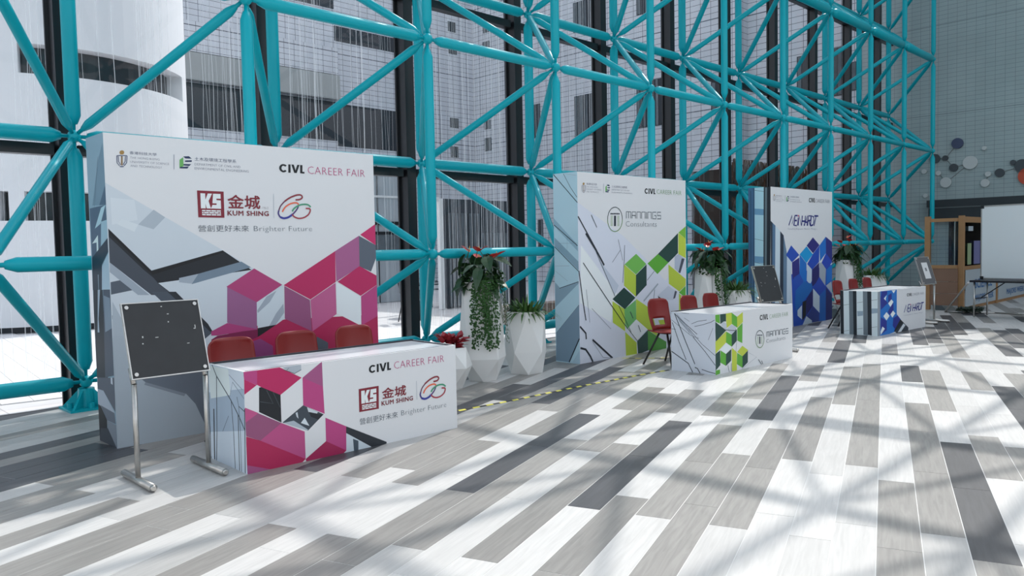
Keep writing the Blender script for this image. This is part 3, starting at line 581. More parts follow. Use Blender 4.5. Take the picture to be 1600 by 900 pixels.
(15,18,22,[1.537,2.282,1.526,2.291,1.512,2.295,1.497,2.295,1.483,2.29,1.472,2.281,1.464,2.268,1.462,2.255,1.464,2.241,1.471,2.229,1.483,2.22,1.496,2.215,1.511,2.215,1.525,2.22,1.537,2.23,1.52,2.24,1.514,2.235,1.508,2.232,1.501,2.232,1.494,2.235,1.489,2.24,1.485,2.247,1.484,2.255,1.486,2.263,1.489,2.27,1.494,2.276,1.501,2.278,1.508,2.279,1.515,2.276,1.52,2.271]),
(15,18,22,[1.552,2.215,1.575,2.216,1.576,2.297,1.553,2.297]),
(15,18,22,[1.583,2.297,1.607,2.297,1.625,2.242,1.643,2.298,1.666,2.298,1.637,2.216,1.612,2.216]),
(15,18,22,[1.671,2.217,1.715,2.217,1.715,2.234,1.695,2.233,1.695,2.299,1.672,2.299]),
],line=[
(35,50,90,0.0028,[0.083,2.279,0.085,2.232,0.107,2.211]),
(35,50,90,0.0028,[0.174,2.282,0.17,2.234,0.147,2.211]),
(35,50,90,0.0027,[0.097,2.275,0.098,2.241,0.116,2.217]),
(35,50,90,0.0027,[0.16,2.277,0.157,2.242,0.139,2.218]),
(35,50,90,0.003,[0.083,2.279,0.117,2.282,0.128,2.279,0.14,2.283,0.174,2.282]),
(120,95,60,0.006,[0.128,2.276,0.127,2.215]),
(35,50,90,0.0038,[0.11,2.206,0.144,2.207]),
(120,125,140,0.0066,[0.529,2.313,0.527,2.197]),
(28,32,104,0.0287,[0.664,1.792,0.788,1.966,0.787,1.818,0.897,1.967,0.851,1.791]),
(28,32,104,0.0291,[1.004,1.967,0.903,1.967,0.868,1.791,0.968,1.791]),
(28,32,104,0.029,[0.886,1.879,0.976,1.879]),
(28,32,104,0.0291,[1.002,1.791,1.03,1.932]),
(28,32,104,0.0292,[1.028,1.791,1.065,1.967,1.151,1.79,1.187,1.968]),
(28,32,104,0.0293,[1.157,1.79,1.194,1.968]),
(28,32,104,0.0295,[1.281,1.79,1.318,1.969]),
(28,32,104,0.0293,[1.174,1.87,1.297,1.87]),
(28,32,104,0.0294,[1.256,1.79,1.405,1.969,1.381,1.79]),
(28,32,104,0.0295,[1.319,1.853,1.394,1.853]),
(28,32,104,0.0297,[1.406,1.79,1.443,1.969,1.544,1.97,1.527,1.889,1.424,1.879]),
(28,32,104,0.0297,[1.469,1.879,1.518,1.789]),
(28,32,104,0.0298,[1.525,1.789,1.562,1.97,1.661,1.952,1.672,1.88,1.631,1.807,1.525,1.789]),
(28,32,104,0.03,[1.673,1.789,1.762,1.971]),
(28,32,104,0.03,[1.685,1.971,1.853,1.971]),
(190,60,80,0.0247,[1.02,1.964,1.053,1.964]),
],text=[
('香港科技大學', (60, 65, 90), 'cjk', 0.186, 0.399, 2.283, 0.0207),
('THE HONG KONG', (60, 65, 90), 'thin', 0.185, 0.415, 2.253, 0.0153),
('UNIVERSITY OF SCIENCE', (60, 65, 90), 'thin', 0.184, 0.487, 2.222, 0.0153),
('AND TECHNOLOGY', (60, 65, 90), 'thin', 0.184, 0.414, 2.192, 0.0152),
('土木及環境工程學系', (60, 65, 90), 'cjk', 0.707, 1.062, 2.279, 0.0268),
('DEPARTMENT OF CIVIL AND', (60, 65, 90), 'thin', 0.707, 1.099, 2.236, 0.0179),
('ENVIRONMENTAL ENGINEERING', (60, 65, 90), 'thin', 0.706, 1.161, 2.2, 0.0179),
('CAREER FAIR', (90, 95, 105), 'thin', 1.741, 2.353, 2.217, 0.0738),
('Consulting Engineers  Planners  Managers', (60, 70, 110), 'thin', 0.626, 1.816, 1.719, 0.0314),
]),
 's1':dict(poly=[
(120,146,160,[0,0,0,2.439,0.41,2.439,0.41,0]),
(98,124,140,[0.41,2.179,0.393,2.363,0.263,2.232,0.087,1.9,0.41,1.889]),
(60,84,104,[0.41,2.028,0.405,2.036,0.253,1.894,0.41,1.889]),
(62,84,104,[0.019,1.88,0.395,1.89,0.41,1.755,0.41,1.64,0.246,1.429,0.021,1.486]),
(150,180,190,[0.395,1.89,0.263,1.75,0.122,1.716,0.291,1.872]),
(135,165,178,[0.275,1.765,0.41,1.775,0.41,1.637,0.235,1.495]),
(190,205,212,[0.039,1.599,0.187,1.664,0.179,1.469,0.139,1.487,0.147,1.606]),
(34,46,60,[0.021,1.486,0.41,1.637,0.41,1.53,0.251,1.429,0.222,1.234,0.002,1.226]),
(150,172,186,[0.248,1.414,0.41,1.523,0.41,1.24,0.222,1.234]),
(120,138,150,[0.14,1.352,0.137,1.231,0.15,1.231,0.159,1.353]),
(26,32,40,[0,1.063,0.013,1.227,0.239,1.234,0.233,0.898,0.267,0.541,0,0.514]),
(150,165,178,[0.122,1.23,0.175,1.232,0.109,0.999,0.114,0.89,0.07,0.887]),
(60,70,84,[0.25,1.235,0.41,1.24,0.41,0.675,0.407,0.572,0.202,0.535]),
(110,125,140,[0.254,1.19,0.396,1.173,0.41,1.003,0.41,0.94,0.254,0.9]),
(74,80,92,[0,0.426,0.014,0.515,0.41,0.556,0.41,0.384,0.401,0.287,0.143,0.424,0,0.424]),
(180,186,194,[0.331,0.548,0.369,0.552,0.371,0.497,0.329,0.501]),
(150,160,172,[0,0.424,0.143,0.424,0.389,0.278,0.371,0.219,0.058,0.291,0,0.298]),
(84,92,104,[0.059,0.296,0.379,0.276,0.399,0.191,0.198,0.195]),
(18,20,24,[0,0.298,0.058,0.291,0.198,0.195,0.189,0,0.064,0,0,0.015]),
(112,120,130,[0.198,0.195,0.409,0.184,0.406,0,0.4,0,0.203,0.081]),
(50,56,64,[0,0,0,0.02,0.031,0.105,0.21,0.131,0.402,0]),
],line=[
(60,75,88,0.0027,[0.275,2.268,0.132,1.874]),
],text=[
]),
 's2':dict(poly=[
(160,184,194,[0,0,0,2.439,0.41,2.439,0.41,0]),
(130,156,170,[0,1.841,0,1.87,0.398,1.521,0.403,1.435,0.003,1.772]),
(120,144,158,[0.01,1.62,0.406,1.309,0.41,1.245,0.41,1.195,0.008,1.509]),
(120,142,156,[0.007,1.037,0.097,0.96,0.406,1.052,0.405,1.028,0.002,0.711]),
(108,128,144,[0.014,0.374,0.41,0.756,0.41,0.321,0.227,0.009,0,0.011]),
(150,172,184,[0.401,0.176,0.41,0.009,0.41,0,0.281,0.01]),
],line=[
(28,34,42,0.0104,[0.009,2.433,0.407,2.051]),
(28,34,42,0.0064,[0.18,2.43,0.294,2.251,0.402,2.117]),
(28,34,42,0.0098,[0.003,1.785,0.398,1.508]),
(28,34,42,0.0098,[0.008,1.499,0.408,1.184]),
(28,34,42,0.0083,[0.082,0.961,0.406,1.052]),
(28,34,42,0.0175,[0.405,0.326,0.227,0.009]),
(60,70,80,0.0043,[0.006,0.368,0.408,0.758]),
(100,110,120,0.0025,[0.072,1.543,0.406,1.54]),
(100,110,120,0.0024,[0.228,1.622,0.221,1.426]),
(100,110,120,0.0025,[0.014,1.249,0.261,1.253]),
(100,110,120,0.0025,[0.012,1.187,0.224,1.057]),
(130,136,142,0.0024,[0.21,2.426,0.404,2.392]),
],text=[
]),
 's3':dict(poly=[
(60,92,122,[0,0,0,2.439,0.121,2.439,0.111,0]),
(160,192,202,[0.12,2.439,0.251,2.439,0.287,2.434,0.27,0.01,0.112,0.001]),
(24,30,38,[0.27,0,0.287,2.439,0.41,2.439,0.41,1.829,0.393,0]),
(90,104,110,[0.292,0,0.31,2.433,0.348,2.431,0.328,0]),
(100,140,168,[0.119,2.085,0.284,2.067,0.284,1.964,0.119,1.981]),
(100,140,168,[0.116,1.27,0.279,1.259,0.278,1.148,0.116,1.159]),
],line=[
(40,50,60,0.005,[0.117,1.567,0.281,1.531]),
(40,50,60,0.005,[0.116,1.164,0.278,1.132]),
(40,50,60,0.0049,[0.114,0.746,0.275,0.718]),
(40,50,60,0.0053,[0.12,2.397,0.286,2.365]),
(28,48,72,0.0081,[0.102,2.433,0.094,0.002]),
(40,62,88,0.0117,[0.048,2.389,0.043,0.002]),
],text=[
]),
 't1':dict(poly=[
(160,58,110,[0,0.674,0,0.7,0.096,0.7,0.092,0.597,0.002,0.647]),
(160,30,80,[0,0.564,0.002,0.647,0.089,0.598,0,0.545]),
(160,30,80,[0.096,0.699,0.227,0.7,0.26,0.7,0.425,0.606,0.26,0.506,0.112,0.585,0.092,0.6]),
(20,24,29,[0.105,0.579,0.122,0.58,0.26,0.506,0.26,0.311,0.099,0.411]),
(150,158,166,[0.281,0.695,0.369,0.7,0.424,0.7,0.424,0.663,0.371,0.639]),
(140,72,112,[0.586,0.7,0.59,0.7,0.592,0.519,0.432,0.605]),
(160,58,110,[0.432,0.605,0.592,0.519,0.598,0.318,0.43,0.407]),
(52,60,68,[0.43,0.407,0.59,0.316,0.461,0.219,0.267,0.31]),
(176,184,188,[0.459,0.389,0.544,0.341,0.524,0.309,0.469,0.353]),
(186,194,198,[0.438,0.316,0.473,0.251,0.407,0.283]),
(150,160,168,[0.274,0.306,0.353,0.309,0.461,0.226,0.454,0.22]),
(24,28,34,[0.473,0.352,0.586,0.313,0.546,0.284,0.487,0.315]),
(170,178,184,[0.369,0.361,0.384,0.366,0.39,0.317,0.376,0.333]),
(128,70,102,[0,0.31,0,0.457,0.259,0.308,0.1,0.213,0.001,0.261]),
(165,70,115,[0,0.457,0.094,0.405,0,0.355]),
(160,66,112,[0.259,0.308,0.434,0.217,0.435,0.018,0.1,0.213]),
(150,26,70,[0,0,0,0.218,0.001,0.259,0.1,0.213,0.435,0.018,0.409,0]),
(140,70,110,[0,0,0,0.034,0.001,0.062,0.168,0]),
(160,58,110,[0.603,0.289,0.773,0.196,0.768,0.015,0.602,0.116]),
(140,26,70,[0.602,0.116,0.768,0.015,0.746,0,0.438,0,0.435,0.018]),
(176,186,192,[0.772,0.153,0.994,0,0.751,0,0.768,0.015]),
(34,39,45,[0.773,0.196,1.126,0.013,1.125,0,0.988,0,0.771,0.146]),
(60,72,82,[0.833,0,0.828,0.092,0.874,0.068,0.872,0]),
(15,18,22,[1.044,0.618,1.035,0.624,1.024,0.627,1.013,0.627,1.002,0.623,0.993,0.616,0.987,0.607,0.985,0.596,0.986,0.585,0.992,0.576,1.001,0.57,1.011,0.566,1.023,0.567,1.034,0.571,1.043,0.578,1.03,0.586,1.025,0.582,1.02,0.579,1.015,0.579,1.01,0.581,1.006,0.585,1.003,0.59,1.002,0.596,1.003,0.603,1.006,0.608,1.01,0.612,1.016,0.614,1.021,0.615,1.026,0.613,1.03,0.609]),
(15,18,22,[1.055,0.567,1.073,0.567,1.074,0.629,1.056,0.629]),
(15,18,22,[1.08,0.63,1.099,0.63,1.113,0.588,1.128,0.631,1.146,0.632,1.122,0.568,1.102,0.568]),
(15,18,22,[1.15,0.569,1.185,0.57,1.185,0.583,1.168,0.582,1.169,0.633,1.151,0.632]),
(112,28,42,[0.89,0.459,1.068,0.46,1.064,0.283,0.889,0.284]),
(200,205,208,[0.911,0.442,0.942,0.442,0.942,0.4,0.96,0.442,0.988,0.442,0.963,0.393,0.976,0.344,0.948,0.344,0.942,0.375,0.941,0.344,0.91,0.344]),
(200,205,208,[0.995,0.442,1.046,0.443,1.045,0.411,1.016,0.411,1.016,0.4,1.045,0.4,1.044,0.344,0.976,0.344,0.987,0.368,1.016,0.368,1.016,0.379,0.987,0.379]),
(200,205,208,[0.915,0.333,0.939,0.333,0.939,0.324,0.915,0.325]),
(200,205,208,[0.943,0.333,0.974,0.333,0.974,0.324,0.943,0.324]),
(200,205,208,[0.978,0.333,1.009,0.333,1.009,0.324,0.978,0.324]),
(200,205,208,[1.014,0.333,1.041,0.333,1.041,0.324,1.014,0.324]),
(200,205,208,[0.915,0.32,0.925,0.32,0.925,0.311,0.915,0.311]),
(200,205,208,[0.929,0.32,0.96,0.32,0.96,0.311,0.929,0.311]),
(200,205,208,[0.964,0.32,0.995,0.32,0.995,0.311,0.964,0.311]),
(200,205,208,[0.999,0.32,1.027,0.32,1.027,0.311,0.999,0.311]),
(200,205,208,[1.031,0.32,1.041,0.32,1.041,0.311,1.031,0.311]),
(200,205,208,[0.915,0.307,0.939,0.307,0.939,0.298,0.915,0.298]),
(200,205,208,[0.943,0.307,0.974,0.307,0.974,0.298,0.943,0.298]),
(200,205,208,[0.978,0.307,1.009,0.306,1.009,0.298,0.978,0.298]),
(200,205,208,[1.013,0.306,1.041,0.306,1.041,0.297,1.013,0.298]),
],line=[
(60,66,72,0.0052,[0.158,0.553,0.202,0.454,0.108,0.481]),
(50,56,62,0.0053,[0.205,0.533,0.253,0.42]),
(50,56,62,0.0036,[0.423,0.663,0.371,0.642,0.287,0.682]),
(90,96,100,0.0031,[0.33,0.687,0.308,0.67]),
(160,165,172,0.0042,[1.425,0.45,1.425,0.3]),
(120,40,50,0.0131,[1.595,0.423,1.601,0.423,1.611,0.423,1.622,0.424,1.631,0.425,1.637,0.428,1.643,0.432,1.647,0.436,1.649,0.441,1.649,0.445,1.646,0.45,1.642,0.455,1.636,0.458,1.629,0.459,1.62,0.459,1.611,0.459,1.6,0.457,1.588,0.454,1.575,0.45,1.561,0.445,1.549,0.44,1.537,0.433,1.525,0.426,1.515,0.42,1.508,0.415]),
(90,40,70,0.01,[1.508,0.415,1.502,0.409,1.494,0.402,1.485,0.393,1.478,0.384,1.473,0.375,1.469,0.366,1.466,0.358,1.464,0.352]),
(60,50,110,0.0129,[1.464,0.352,1.462,0.348,1.461,0.343,1.459,0.336,1.459,0.33,1.462,0.323,1.465,0.316,1.469,0.309,1.472,0.305]),
(45,50,130,0.017,[1.472,0.305,1.477,0.302,1.485,0.299,1.493,0.296,1.502,0.294,1.51,0.294,1.519,0.295,1.528,0.297,1.537,0.3,1.547,0.304,1.557,0.31,1.566,0.316,1.573,0.321]),
(70,50,100,0.0121,[1.573,0.321,1.579,0.326,1.587,0.334,1.597,0.343,1.604,0.352,1.609,0.359,1.613,0.367,1.616,0.374,1.618,0.379]),
(200,90,60,0.012,[1.49,0.341,1.493,0.345,1.497,0.352,1.502,0.36,1.508,0.367,1.514,0.374,1.522,0.38,1.53,0.385,1.538,0.39,1.547,0.394,1.556,0.397,1.565,0.399,1.574,0.401,1.582,0.402,1.59,0.402,1.598,0.402,1.605,0.401,1.61,0.398,1.614,0.395,1.617,0.391,1.62,0.388]),
(60,130,100,0.0131,[1.568,0.341,1.57,0.345,1.574,0.35,1.578,0.356,1.584,0.362,1.59,0.367,1.598,0.371,1.606,0.376,1.615,0.379,1.623,0.382,1.632,0.385,1.641,0.387,1.651,0.388,1.661,0.389,1.672,0.388,1.683,0.387,1.692,0.385,1.701,0.381,1.708,0.375,1.714,0.37,1.719,0.366]),
(140,50,60,0.0122,[1.677,0.358,1.683,0.358,1.692,0.357,1.701,0.356,1.708,0.354,1.712,0.351,1.714,0.348,1.714,0.343,1.713,0.338,1.711,0.332,1.708,0.325,1.703,0.317,1.697,0.31,1.689,0.305,1.68,0.299,1.67,0.295,1.66,0.291,1.65,0.289,1.639,0.288,1.629,0.287,1.619,0.288,1.609,0.29,1.599,0.293,1.59,0.297,1.583,0.301,1.577,0.306,1.573,0.311,1.57,0.316,1.568,0.319]),
],text=[
('CAREER FAIR', (160, 40, 100), 'thin', 1.215, 1.708, 0.571, 0.0614),
('金城', (110, 28, 40), 'cjkb', 1.096, 1.323, 0.35, 0.0849),
('KUM SHING', (105, 30, 40), 'bold', 1.089, 1.386, 0.302, 0.035),
('營創更好未來', (70, 78, 88), 'cjk', 0.89, 1.236, 0.186, 0.049),
('Brighter Future', (80, 88, 98), 'thin', 1.27, 1.721, 0.195, 0.0442),
]),
 't2':dict(poly=[
(80,148,45,[0,0.651,0,0.69,0.093,0.689,0.096,0.582,0.003,0.614]),
(24,56,50,[0.099,0.689,0.225,0.688,0.227,0.598,0.18,0.602,0.105,0.576]),
(166,178,58,[0.225,0.688,0.35,0.691,0.353,0.558,0.238,0.52]),
(80,148,45,[0.35,0.691,0.469,0.634,0.472,0.503,0.353,0.558]),
(166,178,58,[0.469,0.634,0.599,0.681,0.601,0.562,0.472,0.503]),
(24,56,50,[0,0.493,0,0.611,0.23,0.495,0.006,0.383]),
(166,178,58,[0,0.378,0,0.383,0.23,0.485,0.223,0.353,0,0.247]),
(80,148,45,[0.23,0.48,0.346,0.435,0.349,0.291,0.223,0.353]),
(24,56,50,[0.346,0.435,0.462,0.488,0.464,0.352,0.349,0.291]),
(80,148,45,[0.472,0.497,0.591,0.552,0.585,0.31,0.474,0.351]),
(196,203,207,[0.223,0.348,0.339,0.291,0.226,0.221,0.104,0.284]),
(80,148,45,[0.104,0.274,0.221,0.22,0.22,0.081,0.098,0.135]),
(24,56,50,[0.221,0.22,0.34,0.266,0.333,0.129,0.22,0.081]),
(166,178,58,[0.351,0,0.349,0.28,0.457,0.218,0.461,0]),
(166,178,58,[0.585,0.279,0.718,0.213,0.587,0.153,0.467,0.217]),
(80,148,45,[0.467,0.207,0.587,0.153,0.585,0.014,0.46,0.074]),
(24,56,50,[0.587,0.153,0.712,0.209,0.709,0.067,0.585,0.014]),
(24,56,50,[0,0.245,0.095,0.275,0.099,0.105,0,0.052]),
(80,148,45,[0,0,0,0.053,0.091,0.056,0.092,0.007,0.006,0]),
(168,174,182,[0.115,0.57,0.18,0.6,0.237,0.567,0.239,0.495,0.172,0.525]),
(168,174,182,[0.239,0.51,0.343,0.549,0.442,0.521,0.443,0.479,0.346,0.44]),
(15,18,22,[1.057,0.603,1.048,0.61,1.037,0.614,1.026,0.614,1.015,0.611,1.006,0.603,1,0.593,0.999,0.582,1,0.571,1.006,0.561,1.015,0.554,1.026,0.55,1.038,0.55,1.049,0.553,1.057,0.561,1.044,0.57,1.04,0.566,1.034,0.563,1.029,0.563,1.024,0.566,1.02,0.57,1.017,0.576,1.016,0.582,1.017,0.589,1.02,0.594,1.024,0.599,1.029,0.601,1.034,0.601,1.04,0.599,1.044,0.594]),
(15,18,22,[1.07,0.549,1.087,0.549,1.087,0.615,1.069,0.615]),
(15,18,22,[1.093,0.615,1.112,0.615,1.126,0.57,1.14,0.615,1.158,0.615,1.136,0.548,1.116,0.549]),
(15,18,22,[1.163,0.548,1.197,0.548,1.197,0.561,1.181,0.561,1.181,0.614,1.163,0.615]),
(25,35,48,[0.982,0.352,1.008,0.35,1.009,0.26,0.982,0.262]),
(25,35,48,[0.933,0.38,0.949,0.379,0.949,0.366,0.933,0.367]),
(25,35,48,[0.954,0.378,0.971,0.377,0.971,0.364,0.954,0.365]),
(25,35,48,[0.976,0.376,0.992,0.375,0.992,0.362,0.976,0.364]),
(25,35,48,[0.997,0.375,1.013,0.373,1.013,0.36,0.997,0.362]),
(25,35,48,[1.018,0.373,1.035,0.371,1.035,0.359,1.018,0.36]),
(25,35,48,[1.04,0.371,1.056,0.37,1.056,0.357,1.04,0.358]),
(120,150,100,[0.935,0.354,0.964,0.352,0.964,0.347,0.935,0.349]),
(120,150,100,[1.027,0.346,1.055,0.344,1.055,0.339,1.027,0.342]),
(120,150,100,[0.935,0.343,0.964,0.34,0.964,0.335,0.935,0.338]),
(120,150,100,[1.027,0.335,1.055,0.332,1.055,0.328,1.027,0.33]),
(120,150,100,[0.935,0.331,0.964,0.329,0.964,0.324,0.935,0.326]),
(120,150,100,[1.027,0.323,1.055,0.321,1.055,0.316,1.027,0.318]),
(120,150,100,[0.935,0.319,0.964,0.317,0.964,0.312,0.936,0.315]),
(120,150,100,[1.027,0.311,1.055,0.309,1.056,0.304,1.027,0.306]),
(120,150,100,[0.936,0.308,0.964,0.305,0.964,0.3,0.936,0.303]),
(120,150,100,[1.027,0.3,1.056,0.297,1.056,0.292,1.027,0.295]),
(120,150,100,[0.936,0.296,0.964,0.293,0.964,0.289,0.936,0.291]),
(120,150,100,[1.027,0.288,1.056,0.285,1.056,0.281,1.027,0.283]),
(120,150,100,[0.936,0.284,0.964,0.282,0.964,0.277,0.936,0.28]),
(120,150,100,[1.027,0.276,1.056,0.274,1.056,0.269,1.027,0.271]),
(120,150,100,[0.936,0.273,0.964,0.27,0.964,0.266,0.936,0.268]),
(120,150,100,[1.027,0.264,1.056,0.262,1.056,0.257,1.027,0.26]),
],line=[
(60,64,70,0.0074,[0.182,0.504,0.423,0.475,0.442,0.494]),
(150,154,160,0.0053,[0.728,0.181,0.916,0.108,0.569,0.002]),
(60,64,70,0.0109,[0.959,0.072,1.013,0.023,1.034,0.002]),
(60,64,70,0.0109,[1.034,0.048,1.067,0.002]),
(60,64,70,0.0074,[0.258,0.087,0.288,0.002]),
(60,64,70,0.0073,[0.337,0.098,0.336,0.002]),
(120,124,130,0.006,[0.455,0.353,0.437,0.22]),
(30,45,50,0.0086,[0.893,0.328,0.896,0.355,0.906,0.38,0.922,0.401,0.943,0.416,0.967,0.424,0.994,0.426,1.02,0.42,1.045,0.408,1.066,0.389,1.083,0.365,1.093,0.339,1.097,0.31]),
(84,120,60,0.0087,[1.097,0.31,1.093,0.283,1.083,0.258,1.067,0.238,1.046,0.223,1.021,0.214,0.995,0.213,0.969,0.22,0.944,0.232,0.923,0.251,0.907,0.274,0.897,0.301,0.893,0.328]),
(50,62,72,0.0088,[1.159,0.331,1.159,0.391,1.228,0.391,1.228,0.33]),
(50,62,72,0.0088,[1.194,0.391,1.194,0.33]),
(50,62,72,0.0088,[1.249,0.33,1.249,0.391,1.304,0.391,1.303,0.33]),
(50,62,72,0.0089,[1.249,0.357,1.304,0.357]),
(50,62,72,0.0089,[1.324,0.329,1.324,0.391,1.379,0.391,1.379,0.329]),
(50,62,72,0.009,[1.4,0.329,1.4,0.391,1.456,0.391,1.456,0.328]),
(50,62,72,0.009,[1.477,0.328,1.478,0.391]),
(50,62,72,0.0091,[1.498,0.328,1.499,0.391,1.556,0.39,1.555,0.328]),
(50,62,72,0.0092,[1.635,0.39,1.577,0.39,1.577,0.328,1.634,0.327,1.635,0.359,1.606,0.359]),
(50,62,72,0.0092,[1.715,0.39,1.657,0.39,1.656,0.358,1.715,0.358,1.714,0.326,1.656,0.327]),
],text=[
('CAREER FAIR', (110, 140, 105), 'thin', 1.231, 1.715, 0.551, 0.0569),
('Consultants', (60, 72, 84), 'thin', 1.153, 1.639, 0.255, 0.0494),
]),
 't3':dict(poly=[
(120,128,136,[0,0.695,0.097,0.697,0.098,0,0,0,0,0]),
(20,96,168,[0.094,0,0.093,0.7,0.498,0.7,0.689,0.698,0.694,0.297,0.851,0.201,0.638,0.017,0.424,0]),
(28,38,120,[0.139,0.698,0.337,0.698,0.337,0.643,0.209,0.594,0.361,0.5,0.116,0.407,0.097,0.575]),
(28,38,120,[0.456,0.433,0.561,0.494,0.575,0.376,0.445,0.296,0.362,0.357]),
(28,38,120,[0.117,0.29,0.328,0.216,0.329,0.072,0.164,0.021,0.105,0.147]),
(28,38,120,[0.564,0.243,0.731,0.275,0.827,0.197,0.638,0.053,0.542,0.121]),
(28,38,120,[0.372,0.621,0.501,0.654,0.502,0.553,0.373,0.499]),
(200,206,212,[0.49,0.549,0.566,0.507,0.456,0.431,0.373,0.494]),
(200,206,212,[0.315,0.358,0.426,0.29,0.316,0.225,0.205,0.3]),
(200,206,212,[0.551,0.365,0.639,0.316,0.529,0.254,0.457,0.311]),
(200,206,212,[0.325,0.628,0.216,0.578,0.291,0.542,0.284,0.575]),
(200,206,212,[0.501,0.693,0.649,0.693,0.572,0.643]),
(200,206,212,[0.175,0.138,0.258,0.097,0.117,0.013,0.105,0.065]),
(50,56,64,[0.827,0.207,1.144,0.043,1.133,0.001,1.078,0,0.679,0,0.591,0.025]),
(190,196,200,[0.949,0.127,1.022,0.092,0.858,0,0.74,0,0.734,0]),
(20,24,28,[0.827,0.202,0.936,0.138,0.71,0.048,0.591,0.025]),
(15,18,22,[1.129,0.605,1.12,0.611,1.109,0.614,1.098,0.614,1.087,0.612,1.079,0.606,1.073,0.598,1.072,0.59,1.074,0.581,1.08,0.573,1.088,0.567,1.099,0.564,1.111,0.564,1.121,0.567,1.13,0.573,1.116,0.58,1.112,0.576,1.107,0.575,1.102,0.575,1.097,0.576,1.093,0.58,1.09,0.584,1.089,0.589,1.09,0.594,1.092,0.599,1.096,0.602,1.101,0.604,1.107,0.604,1.112,0.602,1.116,0.599]),
(15,18,22,[1.142,0.563,1.159,0.563,1.158,0.614,1.141,0.614]),
(15,18,22,[1.164,0.614,1.182,0.614,1.196,0.579,1.209,0.614,1.226,0.614,1.206,0.563,1.187,0.563]),
(15,18,22,[1.232,0.562,1.265,0.562,1.265,0.572,1.25,0.572,1.249,0.614,1.231,0.614]),
],line=[
(28,32,104,0.0196,[0.97,0.306,1.051,0.425,1.054,0.324,1.125,0.425,1.099,0.306]),
(28,32,104,0.0196,[1.198,0.425,1.13,0.425,1.11,0.306,1.178,0.306]),
(28,32,104,0.0196,[1.12,0.365,1.181,0.365]),
(28,32,104,0.0197,[1.201,0.306,1.217,0.401]),
(28,32,104,0.0197,[1.219,0.306,1.239,0.425,1.301,0.306,1.321,0.425]),
(28,32,104,0.0197,[1.306,0.306,1.326,0.425]),
(28,32,104,0.0198,[1.388,0.305,1.408,0.425]),
(28,32,104,0.0197,[1.315,0.359,1.397,0.359]),
(28,32,104,0.0197,[1.372,0.305,1.466,0.425,1.454,0.305]),
(28,32,104,0.0197,[1.412,0.347,1.461,0.347]),
(28,32,104,0.0198,[1.471,0.305,1.49,0.425,1.557,0.425,1.548,0.371,1.481,0.365]),
(28,32,104,0.0197,[1.51,0.365,1.544,0.305]),
(28,32,104,0.0198,[1.549,0.305,1.569,0.425,1.633,0.413,1.642,0.365,1.617,0.317,1.549,0.305]),
(28,32,104,0.0199,[1.645,0.305,1.698,0.425]),
(28,32,104,0.0197,[1.648,0.425,1.756,0.425]),
(190,60,80,0.0166,[1.209,0.423,1.232,0.422]),
],text=[
('CAREER FAIR', (90, 95, 105), 'thin', 1.282, 1.753, 0.562, 0.0473),
('Consulting Engineers  Planners  Managers', (60, 70, 110), 'thin', 0.947, 1.731, 0.251, 0.0186),
]),
 'e1':dict(poly=[
(186,196,206,[0,-0,0,0.7,0.6,0.7,0.6,0]),
(150,165,180,[0,0.487,0.599,0.585,0.589,0.297,0,0.196]),
(196,206,214,[0,0.67,0,0.686,0.353,0.694,0.378,0.515,0.03,0.446]),
],line=[
(45,54,64,0.0113,[0.148,0.624,0.117,0.216,0.091,0.002]),
(45,54,64,0.0102,[0.076,0.698,0.148,0.624,0.374,0.482,0.51,0.376,0.589,0.297]),
(45,54,64,0.0089,[0.382,0.483,0.404,0.265,0.408,0.002]),
(110,125,140,0.0067,[0.361,0.5,0.418,0.61,0.593,0.516]),
(45,54,64,0.0065,[0.48,0.515,0.503,0.453,0.598,0.428]),
(45,54,64,0.0066,[0.503,0.453,0.516,0.284,0.51,0.002]),
(90,104,118,0.006,[0.219,0.234,0.33,0.362]),
(20,24,30,0.01,[0.488,0.39,0.479,0.002]),
(20,24,30,0.0107,[0.597,0.449,0.568,0.002]),
(24,28,34,0.0169,[0.077,0.377,0.057,0.002]),
(90,104,118,0.0043,[0.363,0.656,0.571,0.576]),
],text=[
]),
 'e2':dict(poly=[
(184,188,196,[-0,0,-0,0.7,0.6,0.7,0.6,0]),
(150,156,166,[0.078,0.684,0.208,0.565,0.347,0.383,0.243,0.476,0.113,0.589]),
],line=[
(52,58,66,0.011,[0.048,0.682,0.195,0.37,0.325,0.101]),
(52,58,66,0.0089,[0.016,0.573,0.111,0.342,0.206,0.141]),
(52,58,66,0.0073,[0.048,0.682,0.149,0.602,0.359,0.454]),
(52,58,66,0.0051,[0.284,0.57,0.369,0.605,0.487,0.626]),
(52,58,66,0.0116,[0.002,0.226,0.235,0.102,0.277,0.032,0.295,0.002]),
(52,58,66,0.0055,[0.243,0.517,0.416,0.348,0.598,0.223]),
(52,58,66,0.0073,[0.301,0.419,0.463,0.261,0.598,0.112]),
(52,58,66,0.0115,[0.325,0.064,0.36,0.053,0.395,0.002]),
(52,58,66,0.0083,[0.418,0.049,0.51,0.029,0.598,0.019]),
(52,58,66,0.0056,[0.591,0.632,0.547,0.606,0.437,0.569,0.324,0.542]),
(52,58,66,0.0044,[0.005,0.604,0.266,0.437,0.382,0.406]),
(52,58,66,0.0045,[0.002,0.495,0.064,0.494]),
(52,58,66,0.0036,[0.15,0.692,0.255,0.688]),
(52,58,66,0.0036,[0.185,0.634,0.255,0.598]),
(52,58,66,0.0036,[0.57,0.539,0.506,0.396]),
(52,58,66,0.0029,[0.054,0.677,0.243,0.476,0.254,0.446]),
],text=[
]),
 'e3':dict(poly=[
(186,196,200,[0,0,0,0.7,0.6,0.7,0.6,0]),
(24,30,38,[0.008,0,0,0.405,0,0.7,0.051,0.7,0.062,0]),
(90,100,108,[0.155,0,0.142,0.7,0.21,0.7,0.221,0]),
